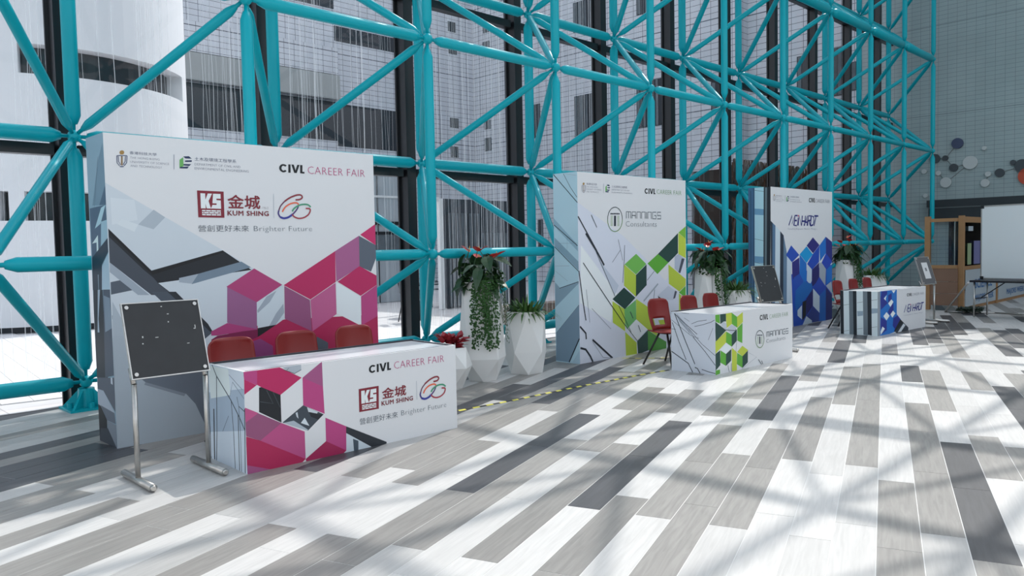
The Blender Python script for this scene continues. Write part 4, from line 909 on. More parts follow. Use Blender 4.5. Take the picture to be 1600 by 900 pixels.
(24,30,38,[0.221,0,0.207,0.7,0.264,0.7,0.275,0]),
(96,106,114,[0.367,0.7,0.439,0.7,0.45,0.001,0.38,0.007]),
(28,34,42,[0.437,0.7,0.501,0.7,0.511,0.005,0.45,0.011]),
(130,146,160,[0.277,0.379,0.372,0.384,0.372,0.313,0.283,0.298]),
(130,146,160,[0.506,0.432,0.6,0.436,0.6,0.365,0.506,0.35]),
],line=[
(40,46,52,0.0041,[0.057,0.466,0.147,0.483]),
(40,46,52,0.0041,[0.057,0.044,0.147,0.062]),
(40,46,52,0.0041,[0.277,0.512,0.367,0.529]),
(40,46,52,0.0041,[0.277,0.093,0.367,0.111]),
(40,46,52,0.0041,[0.506,0.559,0.595,0.575]),
(40,46,52,0.004,[0.506,0.132,0.595,0.149]),
],text=[
]),
}
def rib_faces(k,P,w,z,m):
    pts=[Vector((P[i],P[i+1])) for i in range(0,len(P),2)]
    L=[];Rr=[]
    for i,p in enumerate(pts):
        a=pts[max(0,i-1)]; b=pts[min(len(pts)-1,i+1)]; d=(b-a)
        if d.length<1e-6: d=Vector((1,0))
        d.normalize(); n=Vector((-d.y,d.x))*w/2; L.append(p+n); Rr.append(p-n)
    for i in range(len(pts)-1): k.face([(L[i].x,L[i].y,z),(Rr[i].x,Rr[i].y,z),(Rr[i+1].x,Rr[i+1].y,z),(L[i+1].x,L[i+1].y,z)],m)
FC={}
def text_mesh(s,style):
    key=(s,style)
    if key in FC: return FC[key]
    c=bpy.data.curves.new('t','FONT'); c.body=s; c.resolution_u=2; c.offset={'thin':-.02,'bold':0,'cjk':-.008,'cjkb':0}[style]
    c.space_character=1.04 if style=='thin' else 1.08 if style=='bold' else 1
    o=bpy.data.objects.new('t',c); C.objects.link(o); bpy.context.view_layer.update()
    me=bpy.data.meshes.new_from_object(o.evaluated_get(bpy.context.evaluated_depsgraph_get())); bpy.data.objects.remove(o); bpy.data.curves.remove(c)
    if style in ('bold','cjkb'):      # heavier strokes: copies of the outline a hair apart
        e=.022 if style=='bold' else .016; bm=bmesh.new()
        for n_,(dx,dy) in enumerate(((0,0),(e,0),(-e,0),(0,e),(0,-e),(e,e*.8),(-e,-e*.8))):
            q=me.copy(); q.transform(Matrix.Translation((dx,dy,n_*.00002))); bm.from_mesh(q); bpy.data.meshes.remove(q)
        bm.to_mesh(me); bm.free()
    FC[key]=me; return me
def face_art(key,parent,M):     # M maps (u,v,lift) to the thing's local space
    A=ART[key]; k=MB(); mats=[]; z=.0003
    def mi(c):
        m=amat(*c)
        if m not in mats: mats.append(m)
        return mats.index(m)
    for r,g,b,P in A['poly']:
        z+=.00004; k.face([(P[i],P[i+1],z) for i in range(0,len(P),2)],mi((r,g,b)))
    for r,g,b,wd,P in A['line']:
        z+=.00004; rib_faces(k,P,max(wd,.002),z,mi((r,g,b)))
    me=k.mesh('printed_graphic',mats); 
    bm=bmesh.new(); bm.from_mesh(me); bmesh.ops.recalc_face_normals(bm,faces=bm.faces)
    for f in bm.faces:
        if f.normal.z<0: f.normal_flip()
    bm.transform(M); bm.to_mesh(me); bm.free(); link('printed_graphic',me,parent)
    z+=.0001
    for s,c,style,u0,u1,v,h in A['text']:
        src=text_mesh(s,style); me=src.copy(); xs=[q.co.x for q in src.vertices]; ys=[q.co.y for q in src.vertices]; x0,x1=min(xs),max(xs)
        if style.startswith('cjk'): y0,ys_=min(ys),h/(max(ys)-min(ys))
        else: y0,ys_=0,h/.72
        T=Matrix(((( u1-u0)/(x1-x0),0,0,u0-x0*(u1-u0)/(x1-x0)),(0,ys_,0,v-y0*ys_),(0,0,1,z),(0,0,0,1)))
        me.transform(M@T); me.materials.clear(); me.materials.append(amat(*c)); link('lettering',me,parent)
def uvM(ox,oy,oz,ux,uy,nx,ny): return Matrix(((ux,0,nx,ox),(uy,0,ny,oy),(0,1,0,oz),(0,0,0,1)))
BW,BH,BD=2.466,2.439,.41
EDGE=mat('dark_edge',(.03,.03,.04,1),.5)
for n,(x,y,lab) in enumerate([(2.029,6.436,'tall white exhibition wall with pink cube print, nearest to the camera'),(7.556,6.413,'tall white exhibition wall with green cube print, middle one of three'),(12.42,6.288,'tall white exhibition wall with blue cube print, farthest of three')]):
    t=thing('exhibition_wall',lab,'display wall',(x,y,0),0,'printed exhibition walls')
    k=MB(); k.box((0,0,0),(BW,BD,BH)); obj('panel_box',k,WHITE,t)
    face_art('b%d'%(n+1),t,uvM(0,0,0,1,0,0,-1)); face_art('s%d'%(n+1),t,uvM(0,BD,0,0,-1,-1,0))
TW,TH,TD=1.834,.70,.60
TOP=mat('counter_top',(.74,.75,.78,1),.25)
for n,(x,y,a,lab) in enumerate([(2.386,4.989,-.028,'low white counter with pink cube print, nearest to the camera'),(7.856,4.65,-.0225,'low white counter with green cube print, middle one of three'),(12.61,4.61,-.068,'low white counter with blue cube print, farthest of three')]):
    t=thing('reception_counter',lab,'counter',(x,y,0),a,'printed reception counters')
    k=MB(); k.box((0,0,0),(TW,.02,TH)); obj('front_panel',k,WHITE,t); 
    for q in (0,TW-.02):
        k=MB(); k.box((q,.02,0),(q+.02,TD,TH)); obj('side_panel',k,WHITE,t)
    k=MB(); k.box((.02,.02,TH-.035),(TW-.02,TD-.01,TH-.008)); obj('counter_top',k,TOP,t)
    k=MB(); k.box((.0,TD-.012,TH-.03),(TW,TD+.002,TH+.006)); k.box((.02,.018,TH-.008),(TW-.02,.024,TH+.0015)); k.box((TW-.024,.02,TH-.01),(TW-.018,TD,TH+.0015)); obj('edge_strip',k,EDGE,t)
    k=MB(); k.box((.02,.3,.3),(TW-.02,.32,.33)); obj('crossbar',k,STEEL,t)
    face_art('t%d'%(n+1),t,uvM(0,0,0,1,0,0,-1)); face_art('e%d'%(n+1),t,uvM(0,TD,0,0,-1,-1,0))
# ---------------------------------------------------------------- chairs
def shell(fn,nu,nv,hole=None,th=.012):
    bm=bmesh.new(); V=[[bm.verts.new(fn(i/nu,j/nv)) for i in range(nu+1)] for j in range(nv+1)]
    for j in range(nv):
        for i in range(nu):
            if hole and hole(i,j): continue
            bm.faces.new((V[j][i],V[j][i+1],V[j+1][i+1],V[j+1][i]))
    bmesh.ops.delete(bm,geom=[v for v in bm.verts if not v.link_faces],context='VERTS')
    bmesh.ops.recalc_face_normals(bm,faces=bm.faces); bmesh.ops.solidify(bm,geom=bm.faces,thickness=th)
    me=bpy.data.meshes.new('m'); bm.to_mesh(me); bm.free(); me.materials.append(RED); me.polygons.foreach_set('use_smooth',[True]*len(me.polygons)); return me
def back_fn(u,v):
    z=.43+.39*v; hw=(.20-.03*abs(v-.55)**1.5)*(1 if v<.8 else 1-.13*((v-.8)/.2)**3); x=(u-.5)*2*hw
    y=.17+.075*v+.02*math.sin(v*3)-.05*(2*abs(u-.5))**2
    if v>.8: z-=.018*((v-.8)/.2)*(2*abs(u-.5))**6
    return (x,y,z)
BACKM=shell(back_fn,14,14,lambda i,j:3<=i<=10 and 2<=j<=4)
def seat_fn(u,v):
    x=(u-.5)*.40*(1-.12*v*v); y=.19-.40*v; z=.43-.02*math.sin(math.pi*v)+.012*(2*abs(u-.5))**2-(.03*(v-.85)/.15 if v>.85 else 0); return (x,y,z)
SEATM=shell(seat_fn,10,10)
LEGS=[]
for sx in (-1,1):
    for fy in (-1,1):
        k=MB(); k.tube((sx*.13,.0+fy*.06,.41),(sx*.21,.03+fy*.23,.0),.013,n=8); LEGS.append(k.mesh('leg',CHLEG,True))
k=MB(); k.box((-.14,-.07,.395),(.14,.07,.41)); BRK=k.mesh('seat_bracket',CHLEG)
def chair(x,y,rz,label,group):
    t=thing('chair',label,'chair',(x,y,0),rz,group)
    link('backrest',BACKM,t); link('seat',SEATM,t); link('seat_bracket',BRK,t)
    for m in LEGS: link('leg',m,t)
    return t
for x,l in ((2.80,'leftmost'),(3.38,'middle'),(3.96,'rightmost')): chair(x,5.86,0,'dark red plastic chair behind the pink counter, %s of three'%l,'red chairs behind the pink counter')
chair(8.22,5.5,-.1,'dark red plastic chair at the left end of the green counter, seat and legs showing','red chairs behind the green counter')
for x,l in ((8.94,'middle'),(9.49,'rightmost')): chair(x,5.5,0,'dark red plastic chair behind the green counter, %s of three'%l,'red chairs behind the green counter')
for x,l in ((13.5,'leftmost'),(14.18,'middle'),(14.82,'rightmost')): chair(x,5.42,0,'dark red plastic chair behind the blue counter, %s of three'%l,'red chairs behind the blue counter')
# ---------------------------------------------------------------- easels
def easel(x,y,rz,label,paper=False):
    t=thing('easel',label,'easel',(x,y,0),rz,'black board easels')
    for s in (-1,1):
        k=MB(); k.tube((s*.235,0,.03),(s*.235,0,.66),.017,n=12); k.tube((s*.235,0,.66),(s*.235,.05,.76),.017,n=12); obj('post',k,STEEL,t,True)
        k=MB(); k.tube((s*.235,-.26,.028),(s*.235,.26,.028),.025,n=12); k.tube((s*.235,-.272,.028),(s*.235,-.26,.028),.014,.025,12); obj('foot_bar',k,STEEL,t,True)
    R=Matrix.Rotation(-math.atan2(.15,.48),4,'X'); T=Matrix.Translation((0,-.03,.70))@R
    def part(nm,k,m,sm=False): me=k.mesh(nm,m,sm); me.transform(T); return link(nm,me,t)
    k=MB(); k.box((-.25,0,0),(.25,.012,.5)); part('board',k,BOARD if not paper else mat('board_grey',(.10,.10,.105,1),.5))
    k=MB(); k.box((-.257,-.004,-.007),(.257,.018,0)); k.box((-.257,-.004,.5),(.257,.018,.507)); k.box((-.257,-.004,0),(-.25,.018,.5)); k.box((.25,-.004,0),(.257,.018,.5)); part('board_frame',k,STEEL)
    for sx in (-.225,.225):
        for z in (.025,.475):
            k=MB(); k.tube((sx,-.008,z),(sx,.0,z),.013,n=10); part('screw',k,STEEL,True)
    if paper:
        k=MB(); k.box((-.10,-.004,.10),(.12,-.001,.40)); part('notice',k,mat('paper',(.7,.7,.7,1),.7)); k=MB(); k.box((-.02,-.0055,.24),(.04,-.0042,.30)); part('notice_print',k,mat('print_grey',(.2,.2,.22,1),.6))
    else:
        k=MB()
        for a,b,c,d in ((.03,.36,.004,.004),(.035,.415,.006,.003),(-.15,.27,.004,.006),(-.155,.225,.004,.004),(.14,.20,.008,.002),(.2,.30,.007,.003),(.205,.315,.003,.01),(-.06,.26,.01,.002),(.0,.47,.005,.003)): k.box((a-c,-.0012,b-d),(a+c,-.0002,b+d))
        part('scratches',k,mat('scratch_white',(.6,.6,.58,1),.6))
    return t
easel(2.03,5.32,0,'black board easel on steel posts beside the pink counter, nearest to the camera')
easel(9.99,5.06,-.12,'worn black board easel behind the right end of the green counter')
easel(15.17,4.67,-.12,'grey board easel with a white notice beside the blue counter',True)
# ---------------------------------------------------------------- planters
def planter(t,rb,rm,rt,zm,h,n=5,rot=0,lean=(0,0)):
    k=MB(); ring=lambda r,z,o,cx=0,cy=0:[Vector((cx+r*math.cos(2*math.pi*(j+o)/n+rot),cy+r*math.sin(2*math.pi*(j+o)/n+rot),z)) for j in range(n)]
    a,b,c=ring(rb,0,0),ring(rm,zm,.5),ring(rt,h,0,*lean); d=ring(rt*.88,h,0,*lean); e=ring(rt*.85,h-.05,0,*lean)
    for j in range(n):
        q=(j+1)%n
        k.face([a[j],a[q],b[j]]); k.face([a[q],b[q],b[j]]); k.face([b[j],c[q],c[j]]); k.face([b[j],b[q],c[q]]); k.face([c[j],c[q],d[q],d[j]]); k.face([d[j],d[q],e[q],e[j]])
    k.face(a[::-1]); obj('planter',k,POT,t)
    k=MB(); k.face(e); obj('soil',k,SOIL,t)
def leaf_mesh(L,Wd,bend,m,name,n=5):
    k=MB(); P=[]
    for i in range(n+1):
        u=i/n; w_=Wd*math.sin(math.pi*min(1,(u*.92+.08))**.75)*(1 if u<1 else 0); P.append((L*u,w_,-bend*u*u))
    for i in range(n):
        for s in (-1,1):
            a,b=P[i],P[i+1]; q=[(a[0],0,a[2]),(b[0],0,b[2]),(b[0],s*b[1],b[2]+b[1]*.25),(a[0],s*a[1],a[2]+a[1]*.25)]
            k.face(q if s<0 else q[::-1])
    return k.mesh(name,m,True)
LF=[leaf_mesh(.22,.07,.07,LEAF,'leaf'),leaf_mesh(.26,.06,.12,LEAF,'leaf')]
FLW=leaf_mesh(.12,.055,.0,FLOWER,'flower',4)
def anthurium(x,y,label,rg,dx=.06):
    t=thing('potted_plant',label,'potted plant',(x,y,0),0,'tall white faceted planters with trailing ivy')
    planter(t,.16,.29,.215,.26,1.12,5,rg.uniform(0,1))
    for i in range(46):
        a=rg.uniform(0,2*math.pi); r=rg.uniform(.02,.20); z=1.10+rg.uniform(.02,.34); 
        o=link('leaf',LF[i%2],t,(r*math.cos(a),r*math.sin(a),z),(rg.uniform(-.4,.4),rg.uniform(.1,.9),a+rg.uniform(-.3,.3)))
    k=MB()
    for i in range(14):
        a=rg.uniform(0,6.28); k.tube((0,0,1.07),(.14*math.cos(a),.14*math.sin(a),1.25+rg.uniform(0,.15)),.006,n=5)
    obj('stem',k,LEAF,t)
    for i in range(7):
        a=2*math.pi*i/7+rg.uniform(-.3,.3); r=rg.uniform(.05,.22) if i else 0; z=1.40+rg.uniform(-.02,.10)+(0 if i else .08)
        f=link('flower',FLW,t,(r*math.cos(a),r*math.sin(a),z),(rg.uniform(-.3,.3),-.5,a))
        k=MB(); k.tube((0,0,0),(.02,0,.05),.007,.003,6); obj('spadix',k,SPADIX,f)
        k=MB(); k.tube((0,0,0),(-r*.4,0,-.2),.004,n=5); obj('flower_stalk',k,LEAF,f)
    # ivy
    k=MB()
    for st in range(11):
        ang=-math.pi/2+rg.uniform(-1.0,1.15)-.15+dx; ln=rg.choice((.35,.5,.62,.7,.75)) ; px_,pz=0,0; m_=int(ln*150)
        sw=rg.uniform(-.25,.25)
        for i in range(m_):
            s=i/m_*ln; z=1.13-s; rad=.232+ (1.12-z)*.075+rg.uniform(0,.035); aa=ang+sw*s+rg.uniform(-.14,.14)
            c=Vector((rad*math.cos(aa),rad*math.sin(aa),z+rg.uniform(-.02,.02))); sz=rg.uniform(.010,.019)
            nrm=Vector((math.cos(aa),math.sin(aa),rg.uniform(-.3,.6))).normalized(); u=nrm.orthogonal().normalized(); u.rotate(Matrix.Rotation(rg.uniform(0,6.28),3,nrm)); v=nrm.cross(u)
            k.face([c-u*sz,c-v*sz*.8+nrm*.004,c+u*sz*1.2,c+v*sz*.8+nrm*.004])
    for i in range(170):   # crown of small leaves spilling over the rim
        a=-math.pi/2+rg.uniform(-1.9,1.9); r=rg.uniform(.15,.27); c=Vector((r*math.cos(a),r*math.sin(a),1.08+rg.uniform(-.05,.16))); sz=rg.uniform(.02,.034); nrm=Vector((rg.uniform(-1,1),rg.uniform(-1,1),1)).normalized(); u=nrm.orthogonal().normalized(); v=nrm.cross(u); k.face([c-u*sz,c-v*sz*.8,c+u*sz*1.2,c+v*sz*.8])
    tag(obj('ivy',k,IVY,t),kind='stuff')
    k=MB()
    for i in range(5):
        ang=-math.pi/2+rg.uniform(-.9,1.1); k.tube((.2*math.cos(ang),.2*math.sin(ang),1.12),(.28*math.cos(ang),.28*math.sin(ang),.55),.003,n=4)
    obj('vine_stem',k,LEAF,t)
    return t
rg=random.Random(3)
anthurium(5.98,6.53,'tall white faceted planter with red anthurium and trailing ivy right of the pink wall',rg)
anthurium(10.68,6.42,'tall white faceted planter with trailing ivy right of the green wall',rg,.5)
anthurium(15.95,6.42,'tall white faceted planter with trailing ivy right of the blue wall',rg,.5)
def fern(x,y,rb,rm,rt,h,label,rg,sc=1):
    t=thing('potted_plant',label,'potted plant',(x,y,0),0,'white faceted pots with spiky green plants')
    planter(t,rb,rm,rt,h*.36,h,5,rg.uniform(0,1)); k=MB()
    for i in range(210):
        a=rg.uniform(0,6.283); r0=rg.uniform(0,rt*.8); L=rg.uniform(.18,.32)*sc; e=rg.uniform(.25,1.25); w_=.017*sc
        p=Vector((r0*math.cos(a),r0*math.sin(a),h-.02)); d=Vector((math.cos(a)*math.cos(e),math.sin(a)*math.cos(e),math.sin(e))); sd=Vector((-math.sin(a),math.cos(a),0)); pts=[]
        for j in range(5): s=j/4; pts.append((p+d*L*s-Vector((0,0,1))*.16*s*s*L/.25*math.cos(e)*1.2, w_*(1-.92*s**2)))
        for (q,wa),(q2,wb) in zip(pts,pts[1:]): k.face([q-sd*wa,q+sd*wa,q2+sd*wb,q2-sd*wb])
    tag(obj('foliage',k,FERN,t),kind='stuff')
fern(6.66,6.5,.2,.275,.235,.74,'wide white faceted pot with spiky green leaves right of the ivy planter',rg)
fern(11.55,6.45,.2,.3,.26,.74,'wide white faceted pot with spiky green leaves left of the blue wall',rg)
fern(17.25,6.42,.22,.34,.28,.76,'wide white faceted pot with spiky green leaves beside the farthest planter',rg)
t=thing('potted_plant','small white faceted pot of red leaves behind the right end of the pink counter','potted plant',(5.42,6.42,0))
planter(t,.12,.25,.17,.23,.44,5,.3)
RL=leaf_mesh(.11,.034,.02,BROM,'leaf',4)
for i in range(95):
    a=rg.uniform(0,6.28); link('leaf',RL,t,(.19*rg.random()*math.cos(a),.09*rg.random()*math.sin(a),.44+rg.uniform(-.02,.10)),(rg.uniform(-.4,.4),-rg.uniform(.1,1.2),a))
# ---------------------------------------------------------------- hazard tape
YEL=mat('tape_yellow',(.75,.68,.08,1),.5); TB=mat('tape_black',(.02,.02,.02,1),.5)
def tape(P,label):
    k=MB(); s=0; t0=thing('hazard_tape',label,'tape',(P[0][0],P[0][1],0)); 
    for a,b in zip(P,P[1:]):
        a,b=Vector(a),Vector(b); d=(b-a); L=d.length; d/=L; n=Vector((-d.y,d.x))*.024; nn=max(1,int(L/.075)); 
        for i in range(nn):
            p=a+d*L*i/nn-a*0-Vector(P[0]); q=a+d*L*(i+1)/nn-Vector(P[0]); sk=d*.018
            k.face([(p.x-n.x,p.y-n.y,.0015),(q.x-n.x,q.y-n.y,.0015),(q.x+n.x+sk.x,q.y+n.y+sk.y,.0015),(p.x+n.x+sk.x,p.y+n.y+sk.y,.0015)],(i+int(s))%2)
        s+=nn
    obj('striped_tape',k,[YEL,TB],t0)
tape([(4.3,5.47),(4.67,5.45),(5.33,5.405),(6.28,5.394),(7.34,5.33),(7.84,5.27)],'yellow and black hazard tape on the floor from the pink counter to the green counter')
tape([(8.3,6.32),(8.43,6.1),(8.8,5.75),(9.1,5.45)],'short yellow and black hazard tape on the floor between green wall and counter')
# ---------------------------------------------------------------- wooden kiosk with banners
def px_on(x,y,Y): d=Rw*((x-800)/F)+Uw*(-(y-450)/F)+Fw; return CAM+d*(Y/d.y)
kk=thing('kiosk','pale wood framed kiosk with brown boards and white banners, at the far right','kiosk',(18.15,4.95,0))
def kb(nm,a,b,m): k=MB(); k.box(a,b); return obj(nm,k,m,kk)
for (x,y) in ((0,0),(-.1,.62),(2.45,-.03),(5.2,-.05)): kb('post',(x-.05,y-.05,0),(x+.05,y+.05,1.98),WOOD)
kb('top_rail',(-.13,.05,1.86),(-.05,.57,1.93),WOOD); kb('top_rail',(.05,-.04,1.84),(2.4,.02,1.96),WOOD); kb('top_rail',(2.5,-.06,1.84),(5.15,.0,1.96),WOOD)
kb('mid_rail',(-.13,.05,.88),(-.05,.57,.95),WOOD); kb('mid_rail',(.05,-.04,.84),(2.4,.02,.92),WOOD); kb('mid_rail',(2.5,-.06,.84),(5.15,.0,.92),WOOD)
for z0,z1 in ((.10,.35),(.355,.60),(.605,.88)): kb('board',(-.12,.04,z0),(-.09,.58,z1),PLY)
kb('pane',(-.105,.05,.95),(-.1,.57,1.86),GLASS); kb('pane',(.05,-.012,.92),(2.4,-.008,1.84),GLASS)
kb('bottom_rail',(.05,-.04,0),(2.4,.02,.06),WOOD); kb('bottom_rail',(2.5,-.06,0),(5.15,.0,.06),WOOD)
BANW=mat('banner_white',(.42,.47,.5,1),.6)
kb('small_notice',(.30,-.05,1.66),(.62,-.042,1.76),BANW)
kb('poster',(.25,-.05,.95),(.5,-.042,1.4),mat('poster_green',(.3,.38,.2,1),.6)); kb('cloth',(.7,-.05,.95),(1.15,-.042,1.45),mat('cloth_violet',(.16,.16,.32,1),.7))
for x0,x1,dy in ((.07,2.38,0),(2.52,5.1,-.02)):
    bn=kb('banner',(x0,-.065+dy,.07),(x1,-.055+dy,.84),BANW)
    for s,v,h,u0,u1 in (('SCIENCE',.43,.2,.28,.86),('MAJORS WEEK',.16,.13,.28,.92)):
        src=text_mesh(s,'bold'); me=src.copy(); xs=[q.co.x for q in src.vertices]; a0,a1=x0+(x1-x0)*u0,x0+(x1-x0)*u1; sx=(a1-a0)/(max(xs)-min(xs))
        me.transform(uvM(0,-.068+dy,0,1,0,0,-1)@Matrix(((sx,0,0,a0-min(xs)*sx),(0,h/.72,0,v),(0,0,1,0),(0,0,0,1)))); me.materials.clear(); me.materials.append(mat('banner_blue',(.02,.12,.32,1),.5)); link('lettering',me,bn)
    k=MB(); k.rings([[Vector((x0+(x1-x0)*.5+a*.05,-.0675+dy-.001*q,.70+b*.07)) for a,b in ((-1,-.6),(1,-.6),(.5,1),(-.3,.4))] for q in (0,1)]); obj('emblem',k,mat('emblem_brown',(.12,.06,.04,1),.5),bn)
# ---------------------------------------------------------------- folding table, whiteboard, cable
ft=thing('folding_table','black topped folding table with silver legs carrying the whiteboard','table',(16.74,4.36,0),-1.75)
k=MB(); k.box((-.05,-.04,.665),(1.95,.56,.70)); obj('table_top',k,BLACK,ft)
for x in (.02,1.8):
    for y in (.0,.52):
        k=MB(); k.tube((x,y,0),(x,y,.665),.016,n=10); obj('leg',k,STEEL,ft,True)
    k=MB(); k.tube((x,.0,.35),(x,.52,.35),.011,n=8); obj('stretcher',k,BLACK,ft,True)
k=MB(); k.tube((.02,.26,.35),(.45,.26,.66),.010,n=8); obj('brace',k,BLACK,ft)
bpy.context.view_layer.update(); mi=ft.matrix_world.inverted()
k=MB(); k.tube(mi@Vector((16.66,4.42,.66)),mi@Vector((17.44,5.05,.02)),.018,n=10); obj('prop_leg',k,STEEL,ft,True)
k=MB(); k.tube(mi@Vector((17.44,5.05,.02)),mi@Vector((17.62,4.2,.02)),.016,n=8); k.tube(mi@Vector((17.62,4.2,.02)),mi@Vector((17.3,3.0,.02)),.014,n=8); obj('foot_bar',k,STEEL,ft,True)
wb=thing('whiteboard','large white board with silver frame standing on the folding table','whiteboard',(17.17,4.32,0),-1.9)
k=MB(); k.box((0,-.02,.735),(1.85,.0,2.10)); obj('board',k,mat('board_white',(.78,.82,.83,1),.3),wb)
k=MB(); k.box((-.02,-.025,2.10),(1.87,.01,2.125)); k.box((-.02,-.025,.703),(1.87,.03,.735)); k.box((-.02,-.025,.735),(0,.01,2.1)); k.box((1.85,-.025,.735),(1.87,.01,2.1)); obj('board_frame',k,STEEL,wb)
for z in (2.07,.703):
    k=MB(); k.box((-.025,-.03,z),(.04,.016,z+.06)); obj('corner_cap',k,BLACK,wb)
k=MB(); rg=random.Random(5)
pts=[]
for i in range(90): a=i*.55; r=.16+.1*math.sin(i*1.7); pts.append(Vector((r*1.4*math.cos(a),r*math.sin(a),.02+.09*abs(math.sin(i*.9)))))
for a,b in zip(pts,pts[1:]): k.tube(a,b,.012,n=5,cap=False)
tag(obj('cable_heap',k,mat('cable_green',(.012,.03,.018,1),.5),loc=(17.6,4.62,0)),'dark green heap of cable under the folding table','cable')
# ---------------------------------------------------------------- outside
PAV=mat('paving_white',(.70,.69,.70,1),.6,noise=.06,nscale=2); PAVJ=mat('paving_joint',(.36,.35,.36,1),.8)
yard=thing('courtyard_paving','pale square paving outside the glass wall','paving',(0,0,0)); del yard['category']; del yard['label']; yard['kind']='structure'; yard.name='floor_outside'
GROUNDM=tile_mat('paving_far',(.62,.61,.62,1),(.38,.37,.38,1),.6,.6,.006,plane='XY',rough=.6)
k=MB(); k.box((-30,8.7,-.3),(40,42,-.012)); obj('ground_slab',k,GROUNDM,yard)
k=MB(); k.box((-.2915,-.1415,-.012),(.2915,.1415,0)); PT=k.mesh('paving_tile',PAV); PR=math.radians(84.5-90)
cnt=0; pdx=Vector((math.cos(PR),math.sin(PR))); pdy=Vector((-math.sin(PR),math.cos(PR)))
cand=[]
for i in range(-30,60):
    for j in range(-5,40):
        c=Vector((2.37,8.69))+pdx*(i*.29+.145)+pdy*(j*.589+.29)
        if c.y<9.05: continue
        q=px((c.x,c.y,0))
        if q and -40<q[0]<1000 and 400<q[1]<900: cand.append((q[2],c))
cand.sort(key=lambda c:c[0])
for d,c in cand[:290]: link('paving_tile',PT,yard,(c.x,c.y,0),(0,0,PR+math.pi/2))
# tower
TWHITE=mat('render_white',(.74,.75,.78,1),.7,noise=.03,nscale=.6); TG=mat('dark_glass',(.03,.035,.04,1),.15); 
tw=thing('round_tower','smooth white cylindrical stair tower with dark ribbon windows','tower',(5.2,20.55,0)); R0=3.1
base_az=math.atan2(-20.55,-5.2)
def arc(k,z0,z1,a0,a1,r0,r1,n):
    for i in range(n):
        t0=base_az+math.radians(a0+(a1-a0)*i/n); t1=base_az+math.radians(a0+(a1-a0)*(i+1)/n)
        P=lambda t,r,z:Vector((r*math.cos(t),r*math.sin(t),z))
        k.face([P(t0,r1,z0),P(t1,r1,z0),P(t1,r1,z1),P(t0,r1,z1)]); k.face([P(t1,r0,z0),P(t0,r0,z0),P(t0,r0,z1),P(t1,r0,z1)])
        k.face([P(t0,r0,z1),P(t0,r1,z1),P(t1,r1,z1),P(t1,r0,z1)]); k.face([P(t0,r0,z0),P(t1,r0,z0),P(t1,r1,z0),P(t0,r1,z0)])
    for t,s in ((a0,1),(a1,-1)):
        t=base_az+math.radians(t); q=[Vector((r*math.cos(t),r*math.sin(t),z)) for r,z in ((r0,z0),(r1,z0),(r1,z1),(r0,z1))]; k.face(q if s>0 else q[::-1])
k=MB(); arc(k,.12,2.22,0,360,2.6,R0,72); arc(k,2.80,5.10,0,360,2.6,R0,72); arc(k,5.68,13,0,360,2.6,R0,72)
# wall pieces between the ribbon windows (angle 0 faces the camera; positive turns towards the right)
arc(k,5.10,5.68,68,353,2.6,R0,56); arc(k,2.22,2.80,-12,-7,2.6,R0,2); arc(k,2.22,2.80,60,345,2.6,R0,60)
obj('tower_wall',k,TWHITE,tw,True)
k=MB(); arc(k,0,.12,0,360,2.5,2.9,48); obj('plinth',k,mat('plinth_dark',(.03,.035,.045,1),.6),tw)
for z0,z1,a0,a1 in ((5.10,5.68,-7,68),(2.22,2.8,-7,60),(2.22,2.8,-20,-12)):
    k=MB(); arc(k,z0,z1,a0,a1,2.62,2.75,24); obj('ribbon_window',k,TG,tw,True)
# tiled buildings
BT=tile_mat('white_grid_tile',(.62,.64,.69,1),(.10,.11,.14,1),.42,.21,.008,plane='AUTO',rough=.4,big=(8.4,3.15))
tb=thing('tiled_building','tall white and grey grid tiled building behind the glass wall','building',(0,0,0))
PLN=[(-25,27.5),(25,27.5),(25,13.8),(25.6,13.8),(25.6,9.75),(40,9.75),(40,40),(-25,40)]
k=MB(); k.rings([[Vector((x,y,z)) for x,y in PLN] for z in (0,18)]); obj('tiled_wall',k,BT,tb)
WG=mat('bldg_window',(.03,.036,.045,1),.2); CUR=mat('curtain_grey',(.12,.14,.16,1),.7,noise=.5,nscale=3); SOF=mat('soffit_grey',(.36,.38,.38,1),.7)
def wy(x0,x1,z0,z1,m=WG,nm='window',Y=27.5,d=.12): k=MB(); k.box((x0,Y-.02,z0),(x1,Y+d,z1)); return obj(nm,k,m,tb)
def wx(y0,y1,z0,z1,X=25.0,m=WG): 
    k=MB(); k.box((X-.02,y0,z0),(X+.1,y1,z1)); f=obj('window',k,m,tb)
    k=MB(); n=max(2,int((y1-y0)/.14))
    for i in range(0,n,2): k.box((X-.04,y0+(y1-y0)*i/n,z0+.03),(X-.022,y0+(y1-y0)*(i+.7)/n,z1-.03))
    obj('curtain',k,CUR,f)
wy(12.8,17.5,11.2,12.6); wy(17.5,20.8,9.95,10.55); wy(9,17.5,8.55,9.6,BT,'parapet',27.3)
wy(9,17.5,7.55,8.5,SOF,'soffit_band',27.2); wy(9,17.5,5.95,7.5); wy(17.5,20.85,5.75,7.45); 
for a,b,c,d in ((23.5,23.95,11.4,11.85),(23.5,24.0,10.4,10.6),(23.5,24.0,7.05,7.5),(23.5,23.95,5.7,6.2)): wy(a,b,c,d)
for a in ((26.37,26.75,11.4,12.0),(26.35,26.8,10.6,11.0),(26.37,26.8,7.0,7.4),(26.36,26.8,6.0,6.6),(23.25,23.9,6.25,7.7),(20.0,21.3,10.3,11.5),(20.0,21.3,6.0,7.7),(17.55,18.1,10.3,11.4),(16.85,18.15,6.0,7.75),(26.4,27.3,1.4,2.8),(23.2,23.5,1.5,2.7),(14.35,14.9,6.25,7.25)): wx(*a)
